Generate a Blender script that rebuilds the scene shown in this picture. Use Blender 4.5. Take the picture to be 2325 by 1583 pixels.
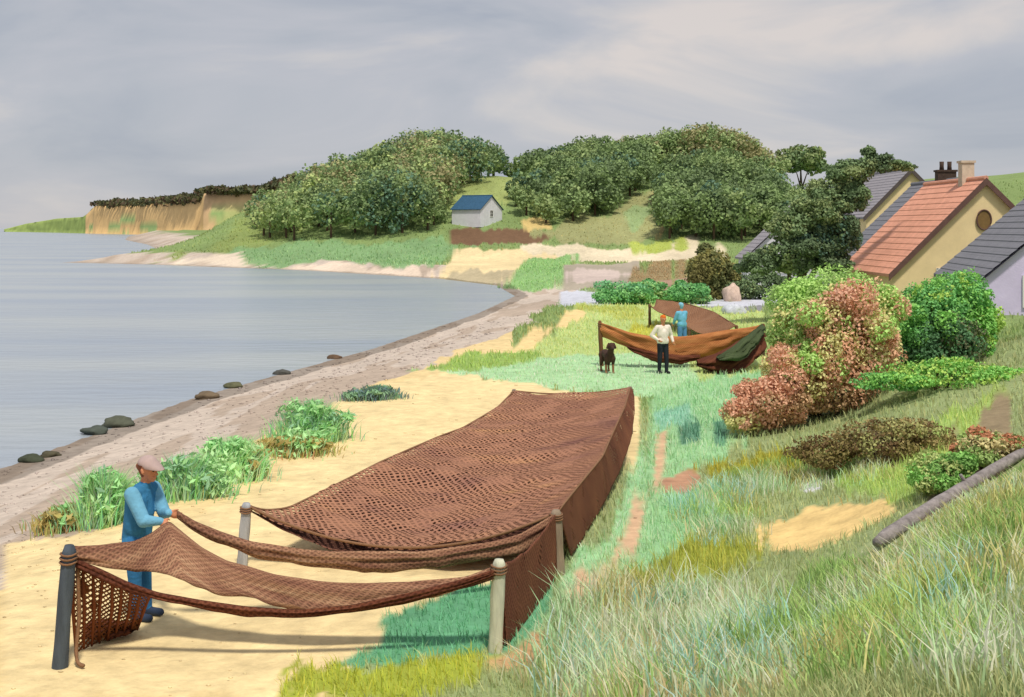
import bpy, bmesh, math, random
import numpy as np
from mathutils import Vector, Matrix, noise as mnoise

for o in list(bpy.data.objects): bpy.data.objects.remove(o, do_unlink=True)
scene = bpy.context.scene
COL = scene.collection
random.seed(7); RNG = np.random.default_rng(7)

# ---------------------------------------------------------------- camera
cam_d = bpy.data.cameras.new('camera'); cam = bpy.data.objects.new('camera', cam_d); COL.objects.link(cam)
cam.location = (0, 0, 4.4); cam.rotation_euler = (math.radians(90), 0, 0)
cam_d.sensor_width = 36; cam_d.lens = 2806/2325*36
cam_d.shift_y = -(791.5-518)/2325
cam_d.clip_start = .1; cam_d.clip_end = 20000
scene.camera = cam
scene.render.resolution_x, scene.render.resolution_y = 1024, 697

# ---------------------------------------------------------------- sky and sun
TO_SUN = Vector((.14, -.42, .88)).normalized()
world = bpy.data.worlds.new('World'); scene.world = world; world.use_nodes = True
wt = world.node_tree; wt.nodes.clear()
def wn(t, **k):
    n = wt.nodes.new(t)
    for a, b in k.items(): setattr(n, a, b)
    return n
def s2l(c):
    return tuple(((v/255+.055)/1.055)**2.4 if v/255 > .04045 else v/255/12.92 for v in c)
sky = wn('ShaderNodeTexSky', sky_type='NISHITA', sun_disc=False)
sky.sun_elevation = math.asin(TO_SUN.z); sky.sun_rotation = math.atan2(TO_SUN.x, TO_SUN.y)
tc = wn('ShaderNodeTexCoord')
mp = wn('ShaderNodeMapping'); mp.inputs['Scale'].default_value = (1.0, 1.0, 3.4); mp.inputs['Location'].default_value = (1.7, .4, .35)
wt.links.new(tc.outputs['Generated'], mp.inputs['Vector'])
n1 = wn('ShaderNodeTexNoise'); n1.inputs['Scale'].default_value = 3.6; n1.inputs['Detail'].default_value = 6; n1.inputs['Roughness'].default_value = .52; n1.inputs['Distortion'].default_value = .7
wt.links.new(mp.outputs[0], n1.inputs['Vector'])
# a paler bank of cloud stands to the north-east, with ragged edges
cd = wn('ShaderNodeVectorMath', operation='DISTANCE'); cd.inputs[1].default_value = (.265, .957, .60)
mp2 = wn('ShaderNodeMapping'); mp2.inputs['Scale'].default_value = (1, 1, 4)
wt.links.new(tc.outputs['Generated'], mp2.inputs['Vector']); wt.links.new(mp2.outputs[0], cd.inputs[0])
cm = wn('ShaderNodeMapRange'); cm.inputs['From Min'].default_value = .04; cm.inputs['From Max'].default_value = .24; cm.inputs['To Min'].default_value = .30; cm.inputs['To Max'].default_value = 0
wt.links.new(cd.outputs['Value'], cm.inputs['Value'])
ad = wn('ShaderNodeMath', operation='ADD'); wt.links.new(n1.outputs['Fac'], ad.inputs[0]); wt.links.new(cm.outputs[0], ad.inputs[1])
rp = wn('ShaderNodeValToRGB'); wt.links.new(ad.outputs[0], rp.inputs['Fac'])
SKYC = [(.36, (173, 178, 189)), (.46, (184, 187, 195)), (.54, (191, 192, 199)), (.62, (205, 202, 203)), (.72, (222, 213, 208))]
el = rp.color_ramp.elements
while len(el) < len(SKYC): el.new(.5)
for e, (p, c) in zip(el, SKYC):
    e.position = p; e.color = (*[10*v for v in s2l(c)], 1)
mx = wn('ShaderNodeMix', data_type='RGBA'); mx.inputs[0].default_value = .9
wt.links.new(sky.outputs[0], mx.inputs[6]); wt.links.new(rp.outputs[0], mx.inputs[7])
bg = wn('ShaderNodeBackground'); bg.inputs['Strength'].default_value = .1
wt.links.new(mx.outputs[2], bg.inputs['Color'])
wo = wn('ShaderNodeOutputWorld'); wt.links.new(bg.outputs[0], wo.inputs['Surface'])

sun_d = bpy.data.lights.new('sun', 'SUN'); sun_d.energy = 3.2; sun_d.angle = math.radians(6); sun_d.color = (1, .93, .80)
sun = bpy.data.objects.new('sun', sun_d); COL.objects.link(sun)
sun.rotation_euler = TO_SUN.to_track_quat('Z', 'Y').to_euler(); sun.location = (10, -8, 30)
vs = scene.view_settings
vs.view_transform = 'Standard'; vs.look = 'None'; vs.exposure = 0; vs.gamma = 1; vs.use_curve_mapping = False

# ---------------------------------------------------------------- helpers
KLIGHT = 1.2
def alb(c, k=None):
    v = [q/(k or KLIGHT) for q in s2l(c)]; f = min(1, .8/max(v)); return tuple(q*f for q in v)
MATS = {}
def mat(name, rgb=None, rough=.75, spec=.25, var=.18, scale=6.0, bump=.0, bscale=40.0, attr=False, transl=0.0, stretch=(1, 1, 1)):
    if name in MATS: return MATS[name]
    m = bpy.data.materials.new(name); m.use_nodes = True; t = m.node_tree; b = t.nodes['Principled BSDF']
    b.inputs['Roughness'].default_value = rough; b.inputs['Specular IOR Level'].default_value = spec
    co = t.nodes.new('ShaderNodeTexCoord'); ma = t.nodes.new('ShaderNodeMapping'); ma.inputs['Scale'].default_value = stretch
    t.links.new(co.outputs['Object'], ma.inputs['Vector'])
    nz = t.nodes.new('ShaderNodeTexNoise'); nz.inputs['Scale'].default_value = scale; nz.inputs['Detail'].default_value = 6; nz.inputs['Roughness'].default_value = .65
    t.links.new(ma.outputs[0], nz.inputs['Vector'])
    mr = t.nodes.new('ShaderNodeMapRange'); mr.inputs['From Min'].default_value = .25; mr.inputs['From Max'].default_value = .75
    mr.inputs['To Min'].default_value = 1-var; mr.inputs['To Max'].default_value = 1+var
    t.links.new(nz.outputs['Fac'], mr.inputs['Value'])
    mu = t.nodes.new('ShaderNodeMix'); mu.data_type = 'RGBA'; mu.blend_type = 'MULTIPLY'; mu.inputs[0].default_value = 1
    if attr:
        at = t.nodes.new('ShaderNodeAttribute'); at.attribute_name = 'Col'; t.links.new(at.outputs['Color'], mu.inputs[6])
    else:
        mu.inputs[6].default_value = (*rgb, 1)
    t.links.new(mr.outputs[0], mu.inputs[7]); t.links.new(mu.outputs[2], b.inputs['Base Color'])
    if bump:
        n2 = t.nodes.new('ShaderNodeTexNoise'); n2.inputs['Scale'].default_value = bscale; n2.inputs['Detail'].default_value = 5
        t.links.new(ma.outputs[0], n2.inputs['Vector'])
        bp = t.nodes.new('ShaderNodeBump'); bp.inputs['Strength'].default_value = bump; bp.inputs['Distance'].default_value = .02
        t.links.new(n2.outputs['Fac'], bp.inputs['Height']); t.links.new(bp.outputs[0], b.inputs['Normal'])
    if transl:
        out = t.nodes['Material Output']; tr = t.nodes.new('ShaderNodeBsdfTranslucent'); t.links.new(mu.outputs[2], tr.inputs['Color'])
        ms = t.nodes.new('ShaderNodeMixShader'); ms.inputs[0].default_value = transl
        t.links.new(b.outputs[0], ms.inputs[1]); t.links.new(tr.outputs[0], ms.inputs[2]); t.links.new(ms.outputs[0], out.inputs['Surface'])
    MATS[name] = m; return m

def link(name, me, material=None, parent=None, smooth=False):
    o = bpy.data.objects.new(name, me); COL.objects.link(o)
    if material is not None and not me.materials: me.materials.append(material)
    if smooth: me.polygons.foreach_set('use_smooth', [True]*len(me.polygons))
    if parent is not None:
        o.parent = parent; o.matrix_parent_inverse = Matrix.Translation(-parent.location)
    return o
def tag(o, label=None, cat=None, group=None, kind=None):
    if label: o['label'] = label
    if cat: o['category'] = cat
    if group: o['group'] = group
    if kind: o['kind'] = kind
    return o
def empty(name, loc, label, cat, group=None):
    o = bpy.data.objects.new(name, None); COL.objects.link(o); o.location = loc; o.empty_display_size = .1
    return tag(o, label, cat, group)
def mesh_np(name, V, Fc, col=None):
    """V (n,3), Fc (m,k) with constant k"""
    V = np.asarray(V, np.float32); Fc = np.asarray(Fc, np.int32); k = Fc.shape[1]
    me = bpy.data.meshes.new(name)
    me.vertices.add(len(V)); me.vertices.foreach_set('co', V.ravel())
    me.loops.add(Fc.size); me.loops.foreach_set('vertex_index', Fc.ravel())
    me.polygons.add(len(Fc)); me.polygons.foreach_set('loop_start', np.arange(0, Fc.size, k, dtype=np.int32))
    me.polygons.foreach_set('loop_total', np.full(len(Fc), k, np.int32))
    me.update(calc_edges=True)
    if col is not None:
        a = me.attributes.new('Col', 'FLOAT_COLOR', 'POINT')
        a.data.foreach_set('color', np.concatenate([col, np.ones((len(col), 1))], 1).astype(np.float32).ravel())
    return me
class MB:
    def __init__(s): s.v = []; s.f = []
    def add(s, v, f):
        n = len(s.v); s.v += [tuple(p) for p in v]; s.f += [tuple(i+n for i in q) for q in f]; return s
    def box(s, c, d, rz=0, rx=0, ry=0):
        M = Matrix.Translation(c) @ Matrix.Rotation(rz, 4, 'Z') @ Matrix.Rotation(ry, 4, 'Y') @ Matrix.Rotation(rx, 4, 'X')
        v = [M @ Vector((x*d[0]/2, y*d[1]/2, z*d[2]/2)) for x in (-1, 1) for y in (-1, 1) for z in (-1, 1)]
        return s.add(v, [(0, 1, 3, 2), (4, 6, 7, 5), (0, 4, 5, 1), (2, 3, 7, 6), (0, 2, 6, 4), (1, 5, 7, 3)])
    def tube(s, pts, rad, n=8, jit=0.0):
        pts = [Vector(p) for p in pts]; rings = []
        if not hasattr(rad, '__len__'): rad = [rad]*len(pts)
        for i, p in enumerate(pts):
            t = (pts[min(i+1, len(pts)-1)]-pts[max(i-1, 0)]).normalized()
            a = t.cross(Vector((0, 0, 1)) if abs(t.z) < .9 else Vector((1, 0, 0))).normalized(); b = t.cross(a)
            rings.append([p+(a*math.cos(q*2*math.pi/n)+b*math.sin(q*2*math.pi/n))*rad[i]*(1+random.uniform(-jit, jit)) for q in range(n)])
        v = [p for r in rings for p in r]; f = []
        for i in range(len(pts)-1):
            for q in range(n):
                f.append((i*n+q, i*n+(q+1) % n, (i+1)*n+(q+1) % n, (i+1)*n+q))
        f.append(tuple(range(n-1, -1, -1))); f.append(tuple((len(pts)-1)*n+q for q in range(n)))
        return s.add(v, f)
    def build(s, name, material, parent=None, smooth=False, bevel=0):
        me = bpy.data.meshes.new(name); me.from_pydata(s.v, [], s.f); me.update()
        bm = bmesh.new(); bm.from_mesh(me); bmesh.ops.recalc_face_normals(bm, faces=bm.faces)
        if bevel: bmesh.ops.bevel(bm, geom=bm.edges[:], offset=bevel, segments=2, affect='EDGES', profile=.6)
        bm.to_mesh(me); bm.free()
        return link(name, me, material, parent, smooth)

def hsh(i, j, s):
    h = (i*374761393+j*668265263+s*982451653) & 0xffffffff
    h = ((h ^ (h >> 13))*1274126177) & 0xffffffff
    return ((h ^ (h >> 16)) & 0xffff)/65535.0
def vnoise(x, y, s=0):
    x = np.asarray(x, float); y = np.asarray(y, float)
    i = np.floor(x).astype(np.int64); j = np.floor(y).astype(np.int64); u = x-i; v = y-j
    u = u*u*(3-2*u); v = v*v*(3-2*v)
    a = hsh(i, j, s); b = hsh(i+1, j, s); c = hsh(i, j+1, s); d = hsh(i+1, j+1, s)
    return (a*(1-u)+b*u)*(1-v)+(c*(1-u)+d*u)*v
def fbm(x, y, s=0, o=4):
    r = 0; a = .5
    for k in range(o): r = r+a*vnoise(np.asarray(x)*2**k, np.asarray(y)*2**k, s+k); a *= .5
    return r/(1-.5**o)

# ---------------------------------------------------------------- terrain
# --TERRAIN
SHORE = [(-16, -60), (-13.5, 5), (-11.6, 27), (-10.2, 39), (-6.3, 55), (-2.2, 78), (.2, 98), (-1.5, 116), (-8, 132), (-26, 157), (-54, 183), (-71, 194),
         (-68, 199), (-66, 214), (-71, 250), (-86, 300), (-118, 400), (-175, 560), (-235, 760), (-235, 4800), (5200, 4800), (5200, -60)]
def sdist(x, y, poly):
    x = np.asarray(x, float); y = np.asarray(y, float)
    d = np.full(x.shape, 1e9); ins = np.zeros(x.shape, bool); n = len(poly)
    for i in range(n):
        (ax, ay), (bx, by) = poly[i][:2], poly[(i+1) % n][:2]
        ex, ey = bx-ax, by-ay; L = ex*ex+ey*ey+1e-12
        t = np.clip(((x-ax)*ex+(y-ay)*ey)/L, 0, 1)
        d = np.minimum(d, np.hypot(x-ax-t*ex, y-ay-t*ey))
        if abs(ey) > 1e-12:
            c = ((ay > y) != (by > y)) & (x < (bx-ax)*(y-ay)/ey+ax); ins ^= c
    return np.where(ins, d, -d)
def sst(a, b, v):
    t = np.clip((v-a)/(b-a), 0, 1); return t*t*(3-2*t)
RX = [-300, -110, -80, -66, -57, -50, -41, -30, -18, -3, 11, 30, 43, 52, 62, 80, 103, 140, 220, 600, 5000]
RZ = [3, 2, 2, 2.5, 5.5, 8, 9, 12, 15.2, 15.5, 14, 15.0, 16.5, 13.5, 12, 12.5, 16, 17, 16, 12, 8]
DY = [-60, 0, 6, 12, 16, 20, 30, 45, 60, 90, 140]
DX = [-9, -9, -5, .3, 1.6, 3.0, 5.0, 8.8, 13.0, 24, 50]
def terrain(x, y):
    x = np.asarray(x, float); y = np.asarray(y, float)
    d = sdist(x, y, SHORE)
    z = np.where(d > 0, -1+1.0*sst(0, 7.5, d), -1+.16*np.maximum(d, -18))
    inl = sst(1, 18, d)
    z = z+np.interp(x, RX, RZ)*sst(158, 258, y)*inl
    # dune on the right and under the painter
    x0 = np.interp(y, DY, DX)
    dn = sst(0, 9, x-x0)*np.interp(y, [0, 8, 14, 25, 45, 70, 110], [2.4, 2.5, 2.3, 1.9, 1.2, .6, 0])
    dn = np.maximum(dn, 2.7*(1-sst(1.5, 9.5, y))*sst(-14, -7, x))
    b = np.sin(x*1.3+y*.35)*np.sin(y*.9-x*.4)*.10+np.sin(x*.47-y*.61+1.2)*.12
    z = z+dn*(1+b*.9)+b*.25*sst(0, 3, x-x0+1)*(y < 90)
    # gentle undulation of the beach sand
    z = z+np.where(d > 0, .035*np.sin(x*1.1+.6*np.sin(y*.7))*np.sin(y*.83+.4*x), 0)*sst(2, 8, d)*(y < 120)
    z = z+.8*np.sin(x*.13+1.7)*np.sin(y*.09)*sst(170, 220, y)*inl
    return z
# --END TERRAIN

def grow(start, end, step, ratio):
    r = [start]; s = step
    while abs(r[-1]-start) < abs(end-start): r.append(r[-1]+s*(1 if end > start else -1)); s *= ratio
    return r
gx = sorted(grow(-9, -1500, .08, 1.032)[1:])+list(np.arange(-9, 14, .075))+grow(14, 5000, .08, 1.036)
gy = sorted(grow(6, -50, .15, 1.12)[1:])
v_ = 6.0
while v_ < 420: gy.append(v_); v_ += max(.055, .0058*v_)
gy += grow(v_, 4700, 3, 1.08)
gx = np.array(gx); gy = np.array(gy)
GX, GY = np.meshgrid(gx, gy); SH = GX.shape
X = GX.ravel(); Y = GY.ravel(); Z = terrain(X, Y)
LANDD = sdist(X, Y, SHORE)

# patches of ground cover: (polygon, colour, cover) - cover: 0 bare, else blade height
PATCH = [
 # hillside
 ([(-51.59, 187.39), (-50.22, 195.03), (-47.92, 209.29), (-46.08, 229.89), (-43.07, 240.53), (-32.73, 198.56), (-37.32, 186.14), (-39.13, 182.22), (-44.35, 179.69)], (136, 156, 82), .3),
 ([(-44.97, 182.22), (-38.55, 192.32), (-23.71, 183.56), (-10.22, 188.14), (-7.18, 178.97), (-8.82, 143.48), (-21.46, 166.11), (-30.81, 165.45), (-33.19, 168.56)], (128, 168, 110), .3),
 ([(-52.20, 180.29), (-47.79, 183.07), (-44.95, 184.79), (-39.44, 183.68), (-34.62, 174.27), (-31.95, 162.29), (-47.07, 173.23)], (238, 218, 196), 0),
 ([(-30.64, 164.57), (-23.45, 163.48), (-17.07, 158.34), (-8.66, 140.92), (-4.54, 124.18), (-7.14, 123.27), (-18.28, 141.49), (-27.52, 153.67)], (232, 210, 188), 0),
 ([(-8.16, 132.82), (-6.45, 176.49), (1.10, 175.90), (6.75, 168.45), (1.39, 141.96), (-1.37, 118.29), (-5.36, 122.86)], (243, 218, 165), 0),
 ([(-7.41, 127.96), (-5.98, 137.04), (-1.03, 129.07), (-2.12, 113.43), (-5.18, 118.60)], (192, 176, 140), 0),
 ([(-8.77, 192.96), (-2.95, 195.03), (5.18, 187.64), (2.42, 181.01), (-7.93, 181.74)], (112, 80, 56), 0),
 ([(-0.18, 199.36), (3.74, 199.76), (5.31, 192.19), (1.20, 192.06)], (222, 192, 118), 0),
 ([(1.86, 189.40), (11.52, 205.28), (23.32, 235.78), (30.80, 228.97), (24.76, 189.02), (15.52, 183.32), (5.63, 180.41)], (158, 160, 104), .2),
 ([(23.07, 233.28), (30.42, 228.51), (25.99, 198.43), (21.85, 184.42), (20.22, 184.54), (26.54, 211.25)], (206, 164, 104), 0),
 ([(15.41, 208.45), (24.43, 222.95), (24.12, 206.66), (16.34, 193.09)], (150, 175, 115), .2),
 ([(-10.51, 206.93), (-8.68, 237.67), (3.27, 244.73), (2.19, 222.95), (-2.47, 213.37), (-5.33, 206.38)], (156, 170, 96), .2),
 ([(26.93, 245.71), (34.28, 241.98), (32.35, 228.36), (24.93, 235.15)], (140, 165, 75), .2),
 ([(-0.79, 178.26), (15.20, 179.57), (31.07, 182.59), (28.89, 162.94), (7.76, 158.34)], (236, 220, 186), 0),
 ([(14.92, 184.05), (26.71, 183.93), (25.93, 174.27), (16.37, 171.74)], (176, 192, 84), .2),
 ([(-2.48, 111.26), (1.02, 162.94), (8.07, 169.69), (3.04, 97.45)], (140, 186, 112), .2),
 ([(5.50, 143.58), (14.96, 163.05), (8.29, 86.97), (3.72, 92.83)], (172, 160, 142), 0),
 ([(5.29, 121.08), (8.88, 140.36), (10.09, 119.24), (6.63, 99.16), (5.09, 103.95)], (212, 192, 182), 0),
 ([(16.12, 163.05), (23.66, 162.94), (14.78, 101.76), (8.20, 101.16)], (152, 132, 90), .15),
 ([(9.25, 100.75), (15.95, 107.19), (10.49, 72.22), (6.86, 71.98)], (166, 132, 110), 0),
 ([(2.92, 93.64), (6.62, 81.69), (5.17, 69.95), (2.17, 69.58)], (206, 210, 224), 0),
 ([(10.12, 72.32), (13.57, 73.58), (18.65, 87.61), (26.01, 104.65), (22.08, 86.33), (14.01, 68.07), (9.45, 66.68)], (214, 216, 232), 0),
 ([(9.68, 66.68), (14.13, 68.66), (11.28, 56.76), (9.04, 57.98)], (134, 134, 140), 0),
 # meadow between the nets
 ([(1.12, 50.31), (4.01, 71.41), (8.62, 76.17), (13.29, 62.42), (6.78, 31.82), (3.20, 32.34), (-0.15, 34.13), (-2.54, 39.09), (-0.95, 42.71)], (182, 206, 122), .10),
 ([(3.43, 70.05), (5.74, 70.80), (7.29, 64.41), (5.42, 59.03), (3.85, 60.78)], (172, 186, 92), .12),
 ([(-2.80, 38.81), (-0.18, 40.98), (3.71, 43.83), (5.76, 39.64), (5.78, 33.97), (3.50, 31.95), (-0.15, 34.13)], (172, 218, 160), .08),
 ([(3.95, 51.02), (6.12, 59.70), (7.13, 55.93), (5.54, 48.99), (3.87, 45.74)], (188, 192, 70), .12),
 ([(-1.06, 41.15), (3.22, 65.80), (3.78, 63.35), (1.03, 50.08), (-0.48, 41.64)], (244, 212, 146), 0),
 ([(-2.78, 38.50), (-1.28, 43.51), (0.73, 43.11), (-0.18, 39.54), (-1.90, 37.51)], (146, 178, 86), .12),
 # right slope
 ([(3.16, 31.93), (7.05, 36.79), (8.57, 36.02), (5.48, 27.58), (4.71, 24.59), (3.74, 22.01), (3.40, 18.43), (1.88, 15.65), (0.71, 14.52), (1.21, 18.08), (2.54, 25.66)], (152, 204, 146), .14),
 ([(3.05, 29.73), (4.54, 30.54), (4.30, 27.56), (2.99, 26.46)], (136, 194, 162), .12),
 ([(3.80, 26.85), (4.79, 27.60), (4.20, 24.69), (3.64, 25.07)], (84, 136, 108), .16),
 ([(2.44, 21.59), (3.47, 22.23), (3.74, 21.54), (3.32, 20.36), (2.44, 20.32)], (190, 140, 108), 0),
 ([(2.75, 27.60), (3.23, 27.52), (2.21, 21.60), (1.07, 15.94), (0.44, 14.03), (0.18, 13.28), (-0.06, 12.99), (0.51, 14.67), (1.74, 20.60)], (160, 216, 156), .10),
 ([(2.98, 26.46), (3.57, 26.89), (2.90, 22.77), (1.58, 17.26), (0.87, 14.52), (0.64, 14.59), (1.56, 18.41), (2.33, 21.96)], (222, 180, 142), 0),
 ([(3.55, 22.24), (4.91, 23.46), (5.96, 22.68), (5.62, 21.69), (4.40, 21.02), (3.70, 20.88)], (154, 154, 44), .16),
 ([(1.33, 15.72), (2.65, 17.01), (3.53, 16.57), (2.86, 14.94), (1.53, 14.98)], (150, 160, 58), .2),
 ([(4.11, 21.87), (5.66, 21.85), (5.36, 20.98), (3.98, 20.77)], (96, 78, 50), 0),
 ([(3.58, 17.68), (4.36, 18.31), (5.26, 17.43), (4.98, 16.29), (3.84, 15.25), (3.38, 16.13)], (246, 208, 134), 0),
 ([(4.68, 20.60), (5.34, 20.30), (4.97, 19.44), (4.62, 19.70)], (226, 224, 232), 0),
 ([(5.23, 20.45), (7.10, 21.72), (9.76, 24.30), (9.74, 23.51), (7.88, 20.15), (5.19, 16.22), (5.12, 18.01)], (160, 192, 96), .16),
 ([(6.10, 23.23), (7.09, 23.74), (7.67, 22.01), (6.62, 20.25), (5.67, 20.20), (5.57, 21.77)], (110, 100, 62), .12),
 ([(8.55, 22.27), (10.29, 24.84), (6.14, 14.82), (4.92, 13.99), (4.55, 14.39)], (146, 126, 96), 0),
 ([(0.36, 12.89), (0.92, 14.52), (1.94, 15.24), (2.76, 13.89), (2.33, 9.96), (1.72, 7.33), (0.32, 11.52)], (178, 172, 122), .16),
 ([(2.31, 9.04), (2.89, 10.18), (4.27, 12.01), (3.58, 9.68), (2.81, 8.89), (2.28, 8.33)], (170, 188, 104), .2),
 ([(3.27, 13.74), (4.00, 13.39), (4.98, 12.27), (3.76, 9.08), (4.06, 12.16), (2.61, 9.94)], (104, 128, 70), .2),
 # sand under and around the near net
 ([(-4.76, 30.17), (-4.05, 34.15), (-2.03, 37.39), (0.09, 34.84), (1.92, 32.14), (3.08, 32.34), (2.45, 25.66), (0.84, 17.04), (0.10, 16.25), (-0.18, 15.21), (-1.16, 14.02), (-1.15, 13.30), (-1.71, 12.55), (-2.04, 12.10), (-1.96, 11.64), (-2.34, 11.65), (-4.77, 11.51), (-7.65, 18.46), (-5.11, 18.34), (-4.56, 21.23), (-3.99, 24.19), (-3.38, 25.48)], (247, 220, 160), 0),
 ([(-1.40, 13.89), (-0.18, 15.62), (0.53, 15.21), (0.39, 14.18), (-0.10, 12.85), (-0.73, 12.67), (-1.78, 12.43), (-1.24, 13.30)], (96, 168, 122), .10),  # grass green with the net's shadow mixed into its colour
 ([(-2.17, 11.65), (-2.15, 12.50), (-1.69, 12.37), (-0.73, 12.67), (-0.19, 12.71), (-0.36, 12.09), (-0.67, 11.60)], (160, 172, 52), .13),
 ([(-0.28, 12.58), (-0.01, 12.99), (0.37, 13.44), (0.35, 12.76), (-0.19, 12.22)], (206, 160, 112), 0),
]
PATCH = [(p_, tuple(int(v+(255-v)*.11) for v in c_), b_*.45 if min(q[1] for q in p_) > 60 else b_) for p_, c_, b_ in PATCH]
GROUND_BASE = (140, 162, 104)
def ground_cover(x, y, land=None):
    """world-space ground cover map: albedo and blade height at each point"""
    n = len(x); col = np.empty((n, 3)); blade = np.zeros(n)
    land = sdist(x, y, SHORE) if land is None else land
    base = np.array(alb(GROUND_BASE)); col[:] = base; blade[:] = .14
    near_dune = (y < 30) & (x > -4)
    col[near_dune] = alb((160, 174, 124)); blade[near_dune] = .13
    amp = np.clip(np.where(y > 50, .6+.022*(y-50), .012*y), .08, 4)
    f = 1/np.clip(np.abs(y)*.05, .35, 12)
    wx = x+amp*(fbm(x*f, y*f, 3)-.5)*2.4+amp*.6*(vnoise(x*f*5, y*f*5, 9)-.5)
    wy = y+amp*(fbm(x*f+31, y*f+7, 5)-.5)*4
    sh = land+1.2*(fbm(x*.5, y*.3, 11)-.5)*2
    bch = (sh < np.interp(y, [0, 25, 40, 55, 70, 95, 120, 260, 400], [6.6, 6.6, 7.0, 6.4, 5.4, 6, 9, 7, 16]))
    col[bch] = alb((212, 197, 184)); blade[bch] = 0
    grey = bch & (fbm(x*.9, y*.16, 21) > .56); col[grey] = alb((194, 176, 160))
    cream = (~bch) & (((y < 70) & (sh < 9.5) & (x < 0)) | ((y < 13) & (x < -1.6))); col[cream] = alb((240, 214, 160)); blade[cream] = 0
    grain = fbm(x*f*9, y*f*9, 77, 3)
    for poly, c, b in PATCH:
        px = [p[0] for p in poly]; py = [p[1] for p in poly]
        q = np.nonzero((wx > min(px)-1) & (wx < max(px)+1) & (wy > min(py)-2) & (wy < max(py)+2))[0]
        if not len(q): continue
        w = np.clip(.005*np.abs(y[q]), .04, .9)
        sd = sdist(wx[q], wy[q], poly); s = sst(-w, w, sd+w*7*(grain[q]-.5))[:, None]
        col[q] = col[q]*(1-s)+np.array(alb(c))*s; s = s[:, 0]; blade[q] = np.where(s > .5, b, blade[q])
    wet = land < .7+.8*fbm(x*.4, y*.4, 17)
    col[wet] = col[wet]*.55
    k = .86+.28*fbm(x*1.7, y*1.7, 40, 4)
    k = k*np.where(y > 60, .80+.4*fbm(x*.22, y*.12, 60, 4), 1)
    return col*k[:, None], blade
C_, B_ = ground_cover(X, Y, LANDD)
nx, ny = len(gx), len(gy)
I = np.arange(nx*ny).reshape(ny, nx)
quads = np.stack([I[:-1, :-1], I[:-1, 1:], I[1:, 1:], I[1:, :-1]], -1).reshape(-1, 4)
gmat = mat('ground_cover', attr=True, rough=.95, spec=.1, var=.22, scale=3.2, bump=.55, bscale=14)
t = gmat.node_tree; n3 = t.nodes.new('ShaderNodeTexNoise'); n3.inputs['Scale'].default_value = 2.6; n3.inputs['Detail'].default_value = 3
co = [q for q in t.nodes if q.type == 'TEX_COORD'][0]; t.links.new(co.outputs['Object'], n3.inputs['Vector']); b1 = [q for q in t.nodes if q.type == 'BUMP'][0]
b3 = t.nodes.new('ShaderNodeBump'); b3.inputs['Strength'].default_value = .7; b3.inputs['Distance'].default_value = .12; t.links.new(n3.outputs['Fac'], b3.inputs['Height']); t.links.new(b3.outputs[0], b1.inputs['Normal'])
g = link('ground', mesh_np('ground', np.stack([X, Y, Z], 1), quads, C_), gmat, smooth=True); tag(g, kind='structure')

# sea
def sea_mat():
    m = bpy.data.materials.new('sea_water'); m.use_nodes = True; t = m.node_tree; b = t.nodes['Principled BSDF']
    co = t.nodes.new('ShaderNodeTexCoord')
    def nz(sc, stretch, det=4):
        ma = t.nodes.new('ShaderNodeMapping'); ma.inputs['Scale'].default_value = stretch; ma.inputs['Rotation'].default_value = (0, 0, .12)
        n = t.nodes.new('ShaderNodeTexNoise'); n.inputs['Scale'].default_value = sc; n.inputs['Detail'].default_value = det
        t.links.new(co.outputs['Object'], ma.inputs['Vector']); t.links.new(ma.outputs[0], n.inputs['Vector']); return n
    a = nz(.05, (.5, 1.6, 1), 5)
    r = t.nodes.new('ShaderNodeValToRGB'); t.links.new(a.outputs['Fac'], r.inputs['Fac'])
    r.color_ramp.elements[0].position = .38; r.color_ramp.elements[0].color = (*alb((158, 170, 186), 1.15), 1)
    r.color_ramp.elements[1].position = .6; r.color_ramp.elements[1].color = (*alb((176, 184, 190), 1.15), 1)
    t.links.new(r.outputs[0], b.inputs['Base Color'])
    b.inputs['Roughness'].default_value = .25; b.inputs['IOR'].default_value = 1.33; b.inputs['Specular IOR Level'].default_value = .4
    w1 = nz(.9, (.55, 1.5, 1), 6); w2 = nz(.12, (.35, 1.6, 1), 3)
    ad = t.nodes.new('ShaderNodeMath'); ad.operation = 'ADD'; t.links.new(w1.outputs['Fac'], ad.inputs[0]); t.links.new(w2.outputs['Fac'], ad.inputs[1])
    bp = t.nodes.new('ShaderNodeBump'); bp.inputs['Strength'].default_value = .35; bp.inputs['Distance'].default_value = .35
    t.links.new(ad.outputs[0], bp.inputs['Height']); t.links.new(bp.outputs[0], b.inputs['Normal'])
    return m
me = mesh_np('sea', [(-9000, -60, -1), (300, -60, -1), (300, 14000, -1), (-9000, 14000, -1)], [(0, 1, 2, 3)])
tag(link('sea', me, sea_mat()), kind='structure')

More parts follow.
